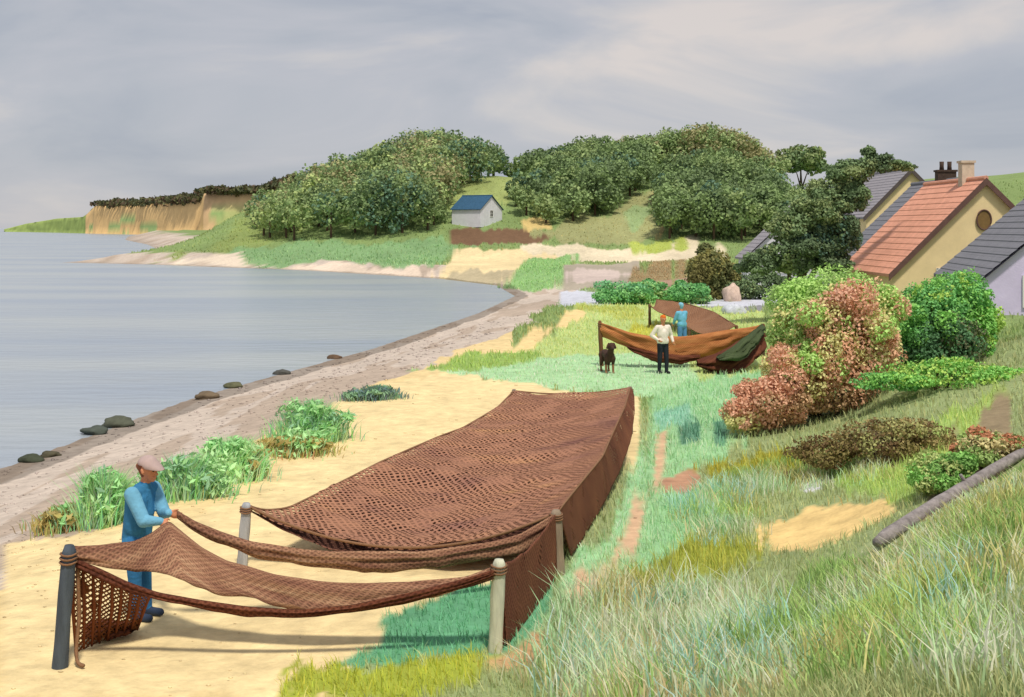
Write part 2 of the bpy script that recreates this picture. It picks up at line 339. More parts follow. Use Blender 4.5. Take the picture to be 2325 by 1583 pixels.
# far headland with sandy cliffs
HEAD = [(-718.772, 1750.000, 2.529), (-648.298, 1650.000, 10.280), (-533.544, 1450.000, 15.768), (-433.223, 1250.000, 15.982), (-398.029, 1180.000, 26.267), (-322.746, 1050.000, 24.981), (-257.689, 930.000, 24.286), (-216.839, 860.000, 24.628), (-209.102, 840.000, 29.546), (-171.775, 800.000, 29.489), (-141.518, 760.000, 29.047), (-113.542, 720.000, 30.572), (-90.431, 700.000, 29.845)]
def headland():
    V = []; Cc = []; n = 200; prof = [(-40, -.15), (0, 0), (6, .28), (11, .5), (17, .78), (22, .97), (30, 1.0), (90, 1.02), (300, .9), (600, -.2)]
    P = np.array(HEAD, float); L = np.concatenate([[0], np.cumsum(np.hypot(np.diff(P[:, 0]), np.diff(P[:, 1])))])
    for s in np.linspace(0, L[-1], n):
        hx, hy, hz = (np.interp(s, L, P[:, k]) for k in range(3))
        for j, (dd, h) in enumerate(prof):
            y = hy+dd+8*(fbm(s*.03+dd, j*1.7, 2)-.5); x = hx+dd*hx/hy
            z = -1.6+(hz+1.6)*h if h > 0 else -1.6+h*20
            z += 2.2*(fbm(s*.05, j*.9, 8)-.5)*(0 < h < .9)
            V.append((x, y, z))
            gn = fbm(s*.016, j*.55, 14)
            if hy > 1240: c = (142, 160, 92)
            elif j >= 6: c = (120, 112, 70)
            elif gn > .62 and j < 4: c = (150, 172, 112)
            elif hy < 830 and j < 4: c = (176, 180, 120)
            else: c = (234, 196, 138) if hy > 842 else (222, 186, 142)
            Cc.append(alb(c, .8))
    m = len(prof); Fq = [(i*m+j, (i+1)*m+j, (i+1)*m+j+1, i*m+j+1) for i in range(n-1) for j in range(m-1)]
    return np.array(V), np.array(Fq), np.array(Cc)
hv, hf, hc = headland()
tag(link('headland', mesh_np('headland', hv, hf, hc), mat('cliff', attr=True, rough=.95, spec=.05, var=.25, scale=.05, bump=.3, bscale=.3), smooth=True), kind='structure')

# ---------------------------------------------------------------- foliage
leafm = mat('foliage', attr=True, rough=.7, spec=.2, var=.12, scale=3, transl=.22)
barkm = mat('bark', alb((96, 78, 62)), rough=.9, var=.35, scale=9, bump=.6)
def leaf_cloud(lobes, n, size, cols, seed=0, up=.25, shell=.62, aspect=1.5):
    """leaf quads through ellipsoidal lobes [(centre, radii, weight, colour index set)]"""
    r = np.random.default_rng(seed); Vs = []; Cs = []
    W = np.array([l[1][0]*l[1][1]+l[1][1]*l[1][2]+l[1][0]*l[1][2] for l in lobes]); W = W/W.sum()
    for (c, rad, ci), w in zip(lobes, W):
        k = max(8, int(n*w))
        d = r.normal(size=(k, 3)); d /= np.linalg.norm(d, axis=1)[:, None]
        rr = shell+(1-shell)*r.random(k)**.7
        # uneven outline
        lump = .82+.36*vnoise(d[:, 0]*2.6+c[0]*3.1+9, d[:, 1]*2.6+d[:, 2]*2.2+c[2]*2.7, seed)
        p = np.array(c)+d*np.array(rad)*(rr*lump)[:, None]
        nrm = d*.55+r.normal(size=(k, 3))*.55+np.array([0, 0, up]); nrm /= np.linalg.norm(nrm, axis=1)[:, None]
        t = np.cross(nrm, r.normal(size=(k, 3))); t /= np.linalg.norm(t, axis=1)[:, None]; b = np.cross(nrm, t)
        s = size*(.6+.8*r.random(k))[:, None]
        q = np.stack([p-t*s*aspect*.5, p+b*s*.5, p+t*s*aspect*.5, p-b*s*.5], 1)
        cc = np.array([alb(cols[i], .52) for i in ci])
        # colour varies in clumps
        kk = np.clip((vnoise(p[:, 0]/(size*7), p[:, 1]/(size*7)+p[:, 2]/(size*6), seed+5)*len(ci)*1.15-.07*len(ci)+r.normal(size=k)*.28).astype(int), 0, len(ci)-1)
        col = cc[kk]*(.78+.44*r.random(k))[:, None]
        Vs.append(q.reshape(-1, 3)); Cs.append(np.repeat(col, 4, 0))
    V = np.concatenate(Vs); C = np.concatenate(Cs); return V, np.arange(len(V)).reshape(-1, 4), C
def crown(name, lobes, n, size, cols, parent=None, seed=0, sub=10, **k):
    if parent is not None:
        pass
    rr = random.Random(seed*7+1); L2 = []
    for c, rad, ci in lobes:      # each lobe breaks into clumps
        L2.append((c, tuple(v*.86 for v in rad), ci))
        for j in range(sub):
            d = Vector((rr.gauss(0, 1), rr.gauss(0, 1), rr.gauss(.25, .8))).normalized(); q = rr.uniform(.26, .46); o_ = rr.uniform(.62, .86)
            L2.append((tuple(c[m]+d[m]*rad[m]*o_ for m in range(3)), tuple(v*q for v in rad), (rr.choice(ci), rr.choice(ci))))
    V, Fq, C = leaf_cloud(L2, n, size, cols, seed, **k)
    return link(name, mesh_np(name, V, Fq, C), leafm, parent)
def limbs(name, base, tops, r0, parent, mat_=None):
    b = MB(); base = Vector(base)
    for i, tp in enumerate(tops):
        tp = Vector(tp); mid = base.lerp(tp, .5)+Vector((random.uniform(-.1, .1), random.uniform(-.1, .1), (tp-base).length*.08))
        rr = r0*(1 if i == 0 else .6)
        b.tube([base, base.lerp(mid, .5), mid, tp], [rr*1.25, rr, rr*.7, rr*.25], 7, .12)
    return b.build(name, mat_ or barkm, parent, True)
def tz(x, y): return float(terrain(np.array([x]), np.array([y]))[0])

# far clumps along the cliff top
for (p0, p1, h, nm) in [((-400.554, 1190.000, 28.149), (-261.845, 945.000, 24.943), 5, 'dark hedge line along the top of the left ochre cliff'), ((-257.408, 935.000, 25.726), (-219.360, 870.000, 26.414), 4, 'short dark hedge where the ochre cliff steps up'), ((-210.045, 845.000, 30.599), (-158.366, 790.000, 29.739), 2.5, 'thin brown hedge along the higher far cliff'), ((-151.769, 785.000, 30.697), (-117.218, 735.000, 32.689), 6, 'dark scrub climbing the cliff top towards the wood')]:
    p0 = Vector(p0); p1 = Vector(p1); n = 26
    L = [(tuple(p0.lerp(p1, i/n)+Vector((0, 12, random.uniform(-1, .5)))), (9, 6, h*random.uniform(.6, 1.1)), (0, 1, 2)) for i in range(n+1)]
    o = crown('cliff_top_scrub', L, 2600, 2.2, [(74, 62, 48), (84, 84, 56), (66, 70, 50)], seed=3); tag(o, nm, 'scrub', kind='stuff')

# ---------------------------------------------------------------- woods on the hill
GREENS = [(86, 102, 70), (104, 122, 80), (118, 132, 88), (128, 124, 90), (78, 102, 84), (136, 148, 96)]
def wood(name, label, poly, hx, hh, spacing, nleaf, size, cis, seed):
    r = random.Random(seed); px = [p[0] for p in poly]; py = [p[1] for p in poly]; pts = []; tries = 0
    while tries < 4000:
        tries += 1
        x = r.uniform(min(px), max(px)); y = r.uniform(min(py), max(py))
        if float(sdist(np.array([x]), np.array([y]), poly)[0]) < 0: continue
        if all((x-a)**2+(y-b)**2 > spacing**2 for a, b in pts): pts.append((x, y))
    lobes = []; tb = MB()
    for x, y in pts:
        h = float(np.interp(x, hx, hh))*r.uniform(.8, 1.15); z = tz(x, y); w = h*.42*r.uniform(.85, 1.2)
        ci = r.choice(cis)
        lobes.append(((x, y, z+h*.58), (w, w, h*.42), ci))
        for k in range(2):
            a = r.uniform(0, 6.28); lobes.append(((x+math.cos(a)*w*.6, y+math.sin(a)*w*.6, z+h*r.uniform(.3, .6)), (w*.7, w*.7, h*.3), ci))
        tb.tube([(x, y, z-.3), (x, y, z+h*.5)], [.22, .12], 5)
    o = crown(name, lobes, nleaf, size, GREENS, seed=seed, sub=3); tag(o, label, 'wood', kind='stuff')
    tag(tb.build('trunks', barkm, o), kind='stuff')
    return o
wood('hillside_wood', 'large dark green wood over the rounded hill at the left of the slope', [(-37, 188), (-22, 186), (-12, 192), (-11, 215), (-4, 246), (-3, 264), (-40, 264), (-48, 245), (-45, 215)], [-48, -42, -36, -28, -18, -3], [4, 5, 8, 8.5, 9.5, 7.5], 3.6, 120000, .40, [(0, 1, 2), (1, 3, 2), (1, 2, 5), (0, 4, 1)], 11)
wood('hillside_wood', 'dark wood in the middle of the hill above the white cottage', [(-1, 204), (6, 199), (12, 200), (21, 222), (29, 250), (27, 264), (-2, 264), (4, 240), (3, 222)], [-2, 6, 12, 20, 30], [4.5, 6, 8.5, 8, 8], 3.6, 80000, .40, [(0, 1), (0, 1, 2), (1, 2), (0, 4, 1)], 12)
wood('hillside_wood', 'olive green wood crowning the highest right part of the hill', [(25, 246), (52, 241), (53, 264), (24, 264)], [24, 34, 44, 50, 54], [8, 9, 9.8, 8.5, 4], 3.6, 56000, .40, [(1, 2, 3), (1, 2), (2, 3)], 13)
wood('hillside_wood', 'dense dark wood low on the slope right of the tan field', [(23.5, 185), (33, 183), (43, 187), (47, 205), (44, 222), (27, 222)], [22, 30, 40, 47], [7.5, 8, 7.5, 5.5], 3.4, 70000, .36, [(0, 1), (0, 4, 1), (0, 1, 2)], 14)

def tree(name, label, base, lobes, n, size, cols, tops, r0, seed, cat='tree', group=None, **k):
    e = empty(name, base, label, cat, group)
    limbs('trunk' if cat == 'tree' else 'stems', (base[0], base[1], base[2]-.15), tops, r0, e)
    crown('crown' if cat == 'tree' else 'foliage', lobes, n, size, cols, e, seed, **k)
    return e
def blob(c, r, ci): return (c, r, ci)
DARK = [(78, 94, 68), (94, 112, 78), (114, 126, 86), (74, 98, 84), (128, 136, 90)]
# lone round tree on the skyline
b0 = (58.5, 250, tz(58.5, 250))
tree('round_tree', 'lone round olive green tree on the skyline between wood and dark pine', b0, [((58.5, 250, b0[2]+6.3), (4.6, 4, 3.0), (1, 2, 4)), ((56.5, 250, b0[2]+5), (2.6, 3, 2), (1, 2)), ((61, 250, b0[2]+5), (2.8, 3, 2.2), (1, 4))], 3800, .55, DARK, [(58.5, 250, b0[2]+6), (57, 250, b0[2]+5), (60.5, 250, b0[2]+5)], .25, 21)
# big windswept dark tree beside the houses
bx, by = (12.747, 57.000, 1.922)[:2]; bz = tz(bx, by)
T8 = [((11.325, 57.000, 2.734), (1.0, 1.2, .55), (0, 1)), ((12.747, 57.000, 3.242), (1.5, 1.5, .9), (0, 1, 2)), ((12.747, 57.000, 4.359), (1.1, 1.2, .9), (1, 2)), ((14.169, 57.000, 3.547), (1.5, 1.5, .95), (0, 3)), ((13.966, 57.000, 4.969), (1.3, 1.3, 1.0), (1, 2)),
      ((15.083, 57.000, 4.359), (1.05, 1.2, 1.2), (0, 3, 1)), ((14.778, 57.000, 5.984), (1.1, 1.2, .9), (1, 2)), ((15.692, 57.000, 5.781), (.95, 1.1, .8), (0, 1)), ((15.692, 57.000, 6.960), (1.1, 1.1, .7), (1, 2)), ((16.708, 57.000, 7.366), (1.1, .9, .5), (0, 1)),
      ((17.724, 57.000, 7.285), (.85, .7, .3), (1, 2)), ((16.444, 57.000, 7.914), (.35, .4, .35), (0, 1)), ((14.778, 57.000, 2.734), (1.0, 1.2, .6), (0,)), ((14.981, 57.000, 6.899), (.6, .8, .45), (1,))]
tree('windswept_pine', 'big dark windswept pine leaning right in front of the house roofs', (bx, by, bz), T8, 60000, .10, DARK, [(14.778, 57.000, 5.984), (12.950, 57.000, 3.547), (15.692, 57.000, 4.766), (16.708, 57.000, 7.305), (14.169, 57.000, 3.547)], .22, 22, shell=.5)
# olive round bush and shrubs by the track
def shrub(name, label, c, r, n, size, cols, ci, seed, extra=(), cat='shrub', group=None, stems=.05):
    z = tz(c[0], c[1]); L = [((c[0], c[1], z+r[2]*.85), r, ci)]
    for dx, dz, s, cj in extra: L.append(((c[0]+dx*r[0], c[1]-.2*r[1], z+r[2]*dz), (r[0]*s, r[1]*s, r[2]*s), cj))
    tops = [(c[0]+r[0]*a, c[1]+r[1]*b, z+r[2]*1.2) for a, b in ((0, 0), (.45, .1), (-.45, -.1), (.1, -.4))]
    return tree(name, label, (c[0], c[1], z), L, n, size, cols, tops, stems, seed, cat, group)
p = (12.374, 77.247, -0.001)
shrub('round_bush', 'tall olive brown bush at the edge of the pale track', p, (1.75, 1.75, 1.85), 14000, .12, [(104, 100, 62), (120, 116, 70), (88, 92, 58)], (0, 1, 2), 31)
MIDG = [(86, 134, 84), (110, 154, 98), (128, 150, 96), (98, 144, 104)]
for i, (px, r, lab) in enumerate([((6.482, 72.032, -0.012), (1.8, 1.4, .75), 'bright green low shrub left of the brown bank by the track'), ((8.204, 74.868, -0.002), (1.3, 1.2, .7), 'small green shrub above the brown net sheet'), ((10.238, 72.272, -0.030), (1.25, 1.1, .75), 'small bright green shrub beside the tall olive bush')]):
    shrub('low_shrub', lab, px, r, 6000, .11, MIDG, (0, 1, 3) if i != 1 else (0, 2, 1), 40+i, [(-.5, .5, .6, (0, 1)), (.6, .45, .55, (1, 2))], group='low green shrubs along the track')
p = (15.488, 76.582, -0.020)
shrub('dark_hedge', 'dark green hedge under the pine beside the pale track', p, (2.3, 1.4, .9), 9000, .11, DARK, (0, 1), 47, [(.7, .5, .6, (0, 1)), (-.5, .6, .6, (1, 2))], cat='hedge')

# big rusty pink shrub and green shrub in front of the houses
PK = [(140, 168, 98), (126, 152, 90), (208, 164, 138), (188, 146, 120), (170, 166, 116), (214, 172, 148), (146, 120, 92)]
p = (6.615, 27.000, 0.436); z = tz(p[0], p[1])
L = [((7.205, 27.600, 2.708), (1.35, 1.4, .95), (0, 1, 0)), ((6.180, 27.200, 2.200), (.62, .9, .75), (0, 4, 1)), ((7.181, 26.600, 2.106), (1.2, 1.1, 1.1), (2, 4, 5, 0, 3)), ((8.032, 27.400, 2.525), (.75, 1, .85), (4, 0, 2)), ((6.751, 26.400, 2.500), (.75, .8, .6), (0, 5, 4, 2)),
     ((6.139, 26.400, 1.276), (.9, 1.1, .8), (4, 2, 3, 0)), ((5.330, 25.900, 0.689), (.9, .9, .6), (2, 3, 6)), ((6.802, 26.600, 0.968), (1.25, 1.1, .65), (6, 3, 6)), ((7.903, 26.800, 1.707), (.7, .9, .8), (3, 4, 2)), ((4.850, 25.800, 0.428), (.55, .6, .4), (2, 4))]  # dark brown leaves of the low front clump put its shadow into colour
tree('flowering_shrub', 'huge domed shrub with green top and rusty pink blossom on the dune', (p[0], p[1], z), L, 85000, .05, PK, [(6.811, 27.400, 2.818), (5.749, 27.000, 2.071), (7.674, 27.000, 2.071), (6.043, 26.600, 1.158)], .09, 51, cat='shrub', shell=.55)
GG = [(112, 156, 82), (92, 140, 82), (140, 164, 84), (72, 104, 72), (86, 90, 66)]
p = (10.309, 29.000, 0.865); z = tz(p[0], p[1])
L = [((10.257, 29.000, 2.622), (.95, 1.0, .95), (0, 1, 2)), ((9.555, 28.600, 2.137), (.7, .9, .9), (1, 0)), ((10.774, 29.000, 2.157), (.6, .8, .85), (2, 0)), ((10.075, 28.200, 1.767), (.85, .8, .8), (3, 4, 3)), ((10.905, 28.800, 1.506), (.42, .6, .5), (2, 1)), ((9.286, 28.400, 1.343), (.5, .6, .5), (1, 3))]
tree('garden_bush', 'bright green rounded bush with dark centre in front of the yellow gable', (p[0], p[1], z), L, 45000, .052, GG, [(10.309, 29.000, 2.932), (9.725, 28.800, 2.121), (10.826, 29.000, 2.312)], .08, 52, cat='shrub', shell=.5)
p = (8.259, 25.258, 0.965)
shrub('low_shrub', 'bright green arching low shrub right of the rusty pink shrub', (p[0]+.5, p[1], p[2]), (1.5, .6, .34), 8000, .045, GG, (0, 2, 0), 53, [(-.7, .4, .6, (0, 1)), (.8, .9, .5, (0, 2))])
p = (6.125, 20.768, 0.465)
shrub('brown_scrub', 'dull brown heather scrub at the foot of the rusty pink shrub', p, (1.1, .7, .42), 12000, .036, [(104, 94, 58), (126, 112, 74), (92, 74, 50), (130, 130, 84)], (0, 1, 2, 3), 54, [(-.8, .4, .6, (0, 2)), (.9, .6, .6, (0, 1))], cat='scrub')
p = (5.608, 16.266, 0.912)
shrub('low_shrub', 'small round green shrub beside the grey pole', p, (.5, .45, .3), 5500, .034, [(110, 150, 80), (140, 150, 96), (96, 130, 70)], (0, 1, 2), 55)
p = (6.457, 16.816, 1.152)
shrub('low_shrub', 'reddish green shrub above the grey pole at the right edge', p, (.5, .45, .3), 5500, .034, [(150, 104, 78), (120, 140, 84), (160, 150, 110)], (0, 1, 2), 56)

# shrubs on the beach edge
BG = [(126, 166, 114), (152, 188, 134), (114, 148, 118), (142, 130, 82), (168, 202, 148)]
for i, (q, r, ci, ex, lab) in enumerate([
    ((-6.703, 18.857, -0.169), (.55, .5, .22), (3, 3, 0), [(-.2, .9, .5, (2, 0)), (.8, 1.0, .6, (0, 1))], 'low brown and green tuft left of the person in blue'),
    ((-6.208, 18.781, -0.097), (.42, .4, .5), (0, 2, 1), [(.3, .6, .7, (0, 4))], 'upright green marram tuft behind the person in blue'),
    ((-5.358, 20.249, -0.002), (.75, .5, .42), (0, 2, 1), [(-.7, .5, .6, (0, 2)), (.7, .6, .7, (1, 4))], 'broad green marram clump right of the person in blue'),
    ((-4.966, 21.686, -0.018), (.6, .5, .45), (1, 4, 0), [(.5, .5, .7, (1, 3))], 'pale green marram clump at the edge of the shingle'),
    ((-4.291, 24.204, -0.013), (.8, .6, .22), (3, 3, 1), [(.2, 1.3, .8, (0, 1))], 'green clump with brown base on the beach ridge'),
    ((-4.160, 25.512, 0.020), (.75, .6, .5), (0, 1, 2), [(.6, .7, .6, (2, 0))], 'tallest green clump beside the cream sand'),
    ((-3.556, 31.929, -0.002), (.75, .5, .2), (2, 0), [], 'flat blue green weed patch on the upper beach')]):
    cols = BG if i < 6 else [(84, 104, 104), (70, 92, 100), (110, 140, 110)]
    z = tz(q[0], q[1]); L = [((q[0], q[1], z+r[2]*.7), r, ci)]
    for dx, dz, s, cj in ex: L.append(((q[0]+dx*r[0], q[1], z+r[2]*dz), (r[0]*s, r[1]*s, r[2]*s*1.1), cj))
    e = empty('marram_clump', (q[0], q[1], z), lab, 'shrub', 'green clumps along the top of the beach')
    crown('foliage', L, 1300, .05, cols, e, 60+i, shell=.2, aspect=3.2)
    V = []; Fb = []; Cb = []; rr = random.Random(i)
    for k in range(1700):
        a = rr.uniform(0, 6.28); d = abs(rr.gauss(0, .5)); x = q[0]+math.cos(a)*d*r[0]*1.05; y = q[1]+math.sin(a)*d*r[1]
        h = rr.uniform(.5, 1.5)*r[2]*1.25*max(.35, 1.05-.45*d); lx = rr.gauss(0, .30)*h+.1*h+.25*h*math.cos(a)*d; ly = rr.gauss(0, .15)*h; w = .0085; c = tuple(v*rr.uniform(.75, 1.3) for v in alb(rr.choice([cols[j] for j in ci]), .6))
        n0 = len(V); V += [(x-w, y, z-.03), (x+w, y, z-.03), (x+lx*.4+w*.8, y+ly*.4, z+h*.6), (x+lx*.4-w*.8, y+ly*.4, z+h*.6), (x+lx, y+ly, z+h)]
        Fb += [(n0, n0+1, n0+2), (n0, n0+2, n0+3), (n0+3, n0+2, n0+4)]; Cb += [c]*5
    tag(link('blades', mesh_np('blades', V, Fb, np.array(Cb)), leafm, e), kind='stuff')

# ---------------------------------------------------------------- houses
def roof_mat(name, c, tile=.32, var=.16):
    m = mat(name, alb(c, .86), rough=.8, var=var, scale=2.2, spec=.2); t = m.node_tree; b = t.nodes['Principled BSDF']
    uv = t.nodes.new('ShaderNodeUVMap'); br = t.nodes.new('ShaderNodeTexBrick'); br.inputs['Scale'].default_value = 1
    br.inputs['Brick Width'].default_value = tile*.75; br.inputs['Row Height'].default_value = tile; br.inputs['Mortar Size'].default_value = .02
    br.inputs['Color1'].default_value = (1, 1, 1, 1); br.inputs['Color2'].default_value = (.8, .8, .8, 1); br.inputs['Mortar'].default_value = (.25, .25, .25, 1)
    t.links.new(uv.outputs[0], br.inputs['Vector'])
    mu = t.nodes.new('ShaderNodeMix'); mu.data_type = 'RGBA'; mu.blend_type = 'MULTIPLY'; mu.inputs[0].default_value = .18
    src = b.inputs['Base Color'].links[0].from_socket
    t.links.new(src, mu.inputs[6]); t.links.new(br.outputs['Color'], mu.inputs[7]); t.links.new(mu.outputs[2], b.inputs['Base Color'])
    bp = t.nodes.new('ShaderNodeBump'); bp.inputs['Strength'].default_value = .6; bp.inputs['Distance'].default_value = .03
    t.links.new(br.outputs['Color'], bp.inputs['Height']); t.links.new(bp.outputs[0], b.inputs['Normal'])
    return m
plaster = lambda n, c: mat(n, alb(c, .6), rough=.9, var=.10, scale=1.6, bump=.25, bscale=18)
woodb = mat('brown_timber', alb((112, 84, 78)), rough=.8, var=.2, scale=5)
glass = mat('window_glass', (.02, .025, .03), rough=.08, spec=.5, var=.1)
white_t = mat('white_paint', (.75, .74, .72), rough=.6, var=.06)
def house(label, cx, y0, y1, half, base, eave, ridge, rot, wallm, roofm, chimneys=(), windows=(), fascia=woodb, door=None):
    e = empty('house', (cx, (y0+y1)/2, base), label, 'house', None); R = Matrix.Translation(e.location) @ Matrix.Rotation(rot, 4, 'Z')
    ln = (y1-y0)/2; hb = eave-base; hr = ridge-base
    def tf(L): return [R @ Vector(p) for p in L]
    b = MB(); b.add(tf([(-half, -ln, -.6), (half, -ln, -.6), (half, -ln, hb), (0, -ln, hr-.05), (-half, -ln, hb), (-half, ln, -.6), (half, ln, -.6), (half, ln, hb), (0, ln, hr-.05), (-half, ln, hb)]),
                    [(0, 1, 2, 3, 4), (9, 8, 7, 6, 5), (0, 4, 9, 5), (1, 6, 7, 2), (4, 3, 8, 9), (2, 7, 8, 3)])
    b.build('wall', wallm, e)
    ov = .22; ol = .2; sl = (hr-hb)/half; th = .12
    for s in (-1, 1):
        rows = 16; V = []; Fq = []; uv = []
        L = math.hypot(half+ov, (half+ov)*sl)
        # tile courses stepped one over the other
        for k in range(rows):
            a0 = k/rows; a1 = (k+1)/rows
            for a, lift in ((a0, .045), (a1, .015)):
                x = (half+ov)*(1-a); zz = hb+(half-x)*sl+.06+lift
                V += [(s*x, -ln-ol, zz), (s*x, ln+ol, zz)]; uv += [(0, a*L), (2*ln+2*ol, a*L)]
        for k in range(rows*2-1):
            Fq.append((2*k, 2*k+1, 2*k+3, 2*k+2))
        n = len(V); x = half+ov
        V += [(s*x, -ln-ol, hb-ov*sl-.02), (s*x, ln+ol, hb-ov*sl-.02), (0, ln+ol, hr-.02), (0, -ln-ol, hr-.02)]; uv += [(0, 0), (1, 0), (1, 1), (0, 1)]
        Fq += [(n, n+1, n+2, n+3), (0, 1, n+1, n)]
        me = bpy.data.meshes.new('roof'); me.from_pydata(tf(V), [], Fq); me.update()
        ul = me.uv_layers.new(name='UVMap')
        for lp in me.loops: ul.data[lp.index].uv = uv[lp.vertex_index]
        o = link('roof_slope', me, roofm, e)
        # verge board on the front gable
        if fascia:
            vb = MB(); y = -ln-ol-.03
            q = [(s*(half+ov), y, hb-ov*sl+.1), (0, y, hr+.1), (0, y, hr-.2), (s*(half+ov), y, hb-ov*sl-.2)]
            vb.add(tf(q+[(p[0], p[1]+.05, p[2]) for p in q]), [(0, 1, 2, 3), (7, 6, 5, 4), (0, 4, 5, 1), (3, 2, 6, 7), (0, 3, 7, 4), (1, 5, 6, 2)])
            vb.build('verge_board', fascia, e)
    rc = MB(); rc.tube(tf([(0, -ln-ol, hr+.1), (0, ln+ol, hr+.1)]), .1, 8); rc.build('ridge_cap', roofm if not fascia else roofm, e)
    for (yy, w, d, h, m, pots) in chimneys:
        c = MB(); c.box(R @ Vector((0, yy, hr+h/2-.3)), (w, d, h+.6), rot); ch = c.build('chimney', m, e, bevel=.015)
        c = MB(); c.box(R @ Vector((0, yy, hr+h+.05)), (w+.1, d+.1, .1), rot); c.build('cap', m, ch)
        for k in range(pots):
            c = MB(); x = (k-(pots-1)/2)*.4; a = R @ Vector((x, yy, hr+h+.08)); c.tube([a, a+Vector((0, 0, .22)), a+Vector((0, 0, .45))], [.13, .11, .12], 8); c.build('chimney_pot', m, ch, True)
    for (x, zz, w, h, kind) in windows:
        if kind == 'oval':
            m2 = MB(); n = 20
            ring = [(x+w/2*math.cos(i*2*math.pi/n), -ln-.06, zz+h/2*math.sin(i*2*math.pi/n)) for i in range(n)]
            bk = [(p_[0], -ln+.03, p_[2]) for p_ in ring]
            m2.add(tf(ring+bk), [tuple(range(n))]+[(i, (i+1) % n, n+(i+1) % n, n+i) for i in range(n)])
            wv = m2.build('window', mat('brown_shutter', alb((136, 108, 66)), rough=.7), e)
            m3 = MB(); m3.tube(tf([(p_[0]*1.0, -ln-.07, p_[2]) for p_ in ring+ring[:1]]), .035, 6); m3.build('frame', woodb, wv)
        else:
            m2 = MB(); m2.box(R @ Vector((x, -ln-.005, zz)), (w, .05, h), rot); wv = m2.build('window', glass, e)
            m3 = MB()
            for dx, dz, ww, hh in ((-w/2, 0, .07, h+.07), (w/2, 0, .07, h+.07), (0, -h/2, w, .07), (0, h/2, w, .07), (0, 0, .04, h), (0, 0, w, .04)):
                m3.box(R @ Vector((x+dx, -ln-.04, zz+dz)), (ww, .06, hh), rot)
            m3.build('frame', white_t, wv)
    return e
coral = roof_mat('coral_tiles', (255, 184, 156)); slate = roof_mat('slate_roof', (122, 122, 130), .25, .12); slate2 = roof_mat('grey_roof', (150, 146, 152), .25, .1); bluer = roof_mat('blue_slate', (56, 92, 122), .25)
yel = plaster('yellow_plaster', (240, 216, 168)); wht = plaster('white_plaster', (222, 222, 232)); lil_shade = plaster('shaded_plaster', (186, 176, 206))  # lilac puts the gable's shade into a pale-washed wall colour
ch_d = mat('dark_brick', alb((84, 68, 60)), rough=.9, var=.35, scale=7, bump=.5); ch_l = mat('pale_chimney', alb((222, 202, 182)), rough=.9, var=.2, scale=4, bump=.3)
house('yellow house with coral tiled roof and pale chimney behind the green bush', 20.27, 53, 60.5, 3.95, .2, 2.55, 6.45, 0, yel, coral, [(-1.6, .55, .5, .85, ch_l, 0)], [(-.05, 4.55, .62, .85, 'oval'), (-1.6, 1.9, .9, 1.1, 'sq')])
house('dark slate roofed house with twin brown chimneys behind the coral roof', 22.4, 61.5, 69, 4.0, .2, 2.9, 6.75, 0, wht, slate, [(-1.4, .95, .5, .55, ch_d, 2)], [(-1.5, 2.1, .9, 1.1, 'sq')])
house('far house with pale yellow gable and grey roof beside the pine top', 24.2, 75, 86, 2.7, .2, 5.2, 7.95, 0, yel, slate2, [], [(-.3, 5.2, .6, .8, 'sq')], fascia=mat('dark_timber', alb((96, 86, 84)), rough=.8))
house('long grey roofed house half hidden between the wood and the pine', 19.7, 83, 86.2, 3.9, .2, 2.5, 6.2, 0, wht, slate2, [], [(-1.5, 1.7, .8, 1.0, 'sq')], fascia=None)
house('dark slate roofed cottage with shade-tinted lilac wall at the right edge', 20.1, 40.5, 48.0, 3.9, .4, 2.7, 6.1, math.radians(-9), lil_shade, slate, [], [(-2.2, 1.9, .8, 1.0, 'sq')], fascia=None)
hx, hy = -5.6, 199
house('small white cottage with blue slate roof between the woods', hx, hy-2.6, hy+2.6, 3.6, tz(hx, hy)-.2, tz(hx, hy)+2.1, tz(hx, hy)+4.2, math.radians(62), plaster('cottage_white', (232, 232, 242)), bluer, [], [(0, 1.6, .9, 1, 'sq')], fascia=None)

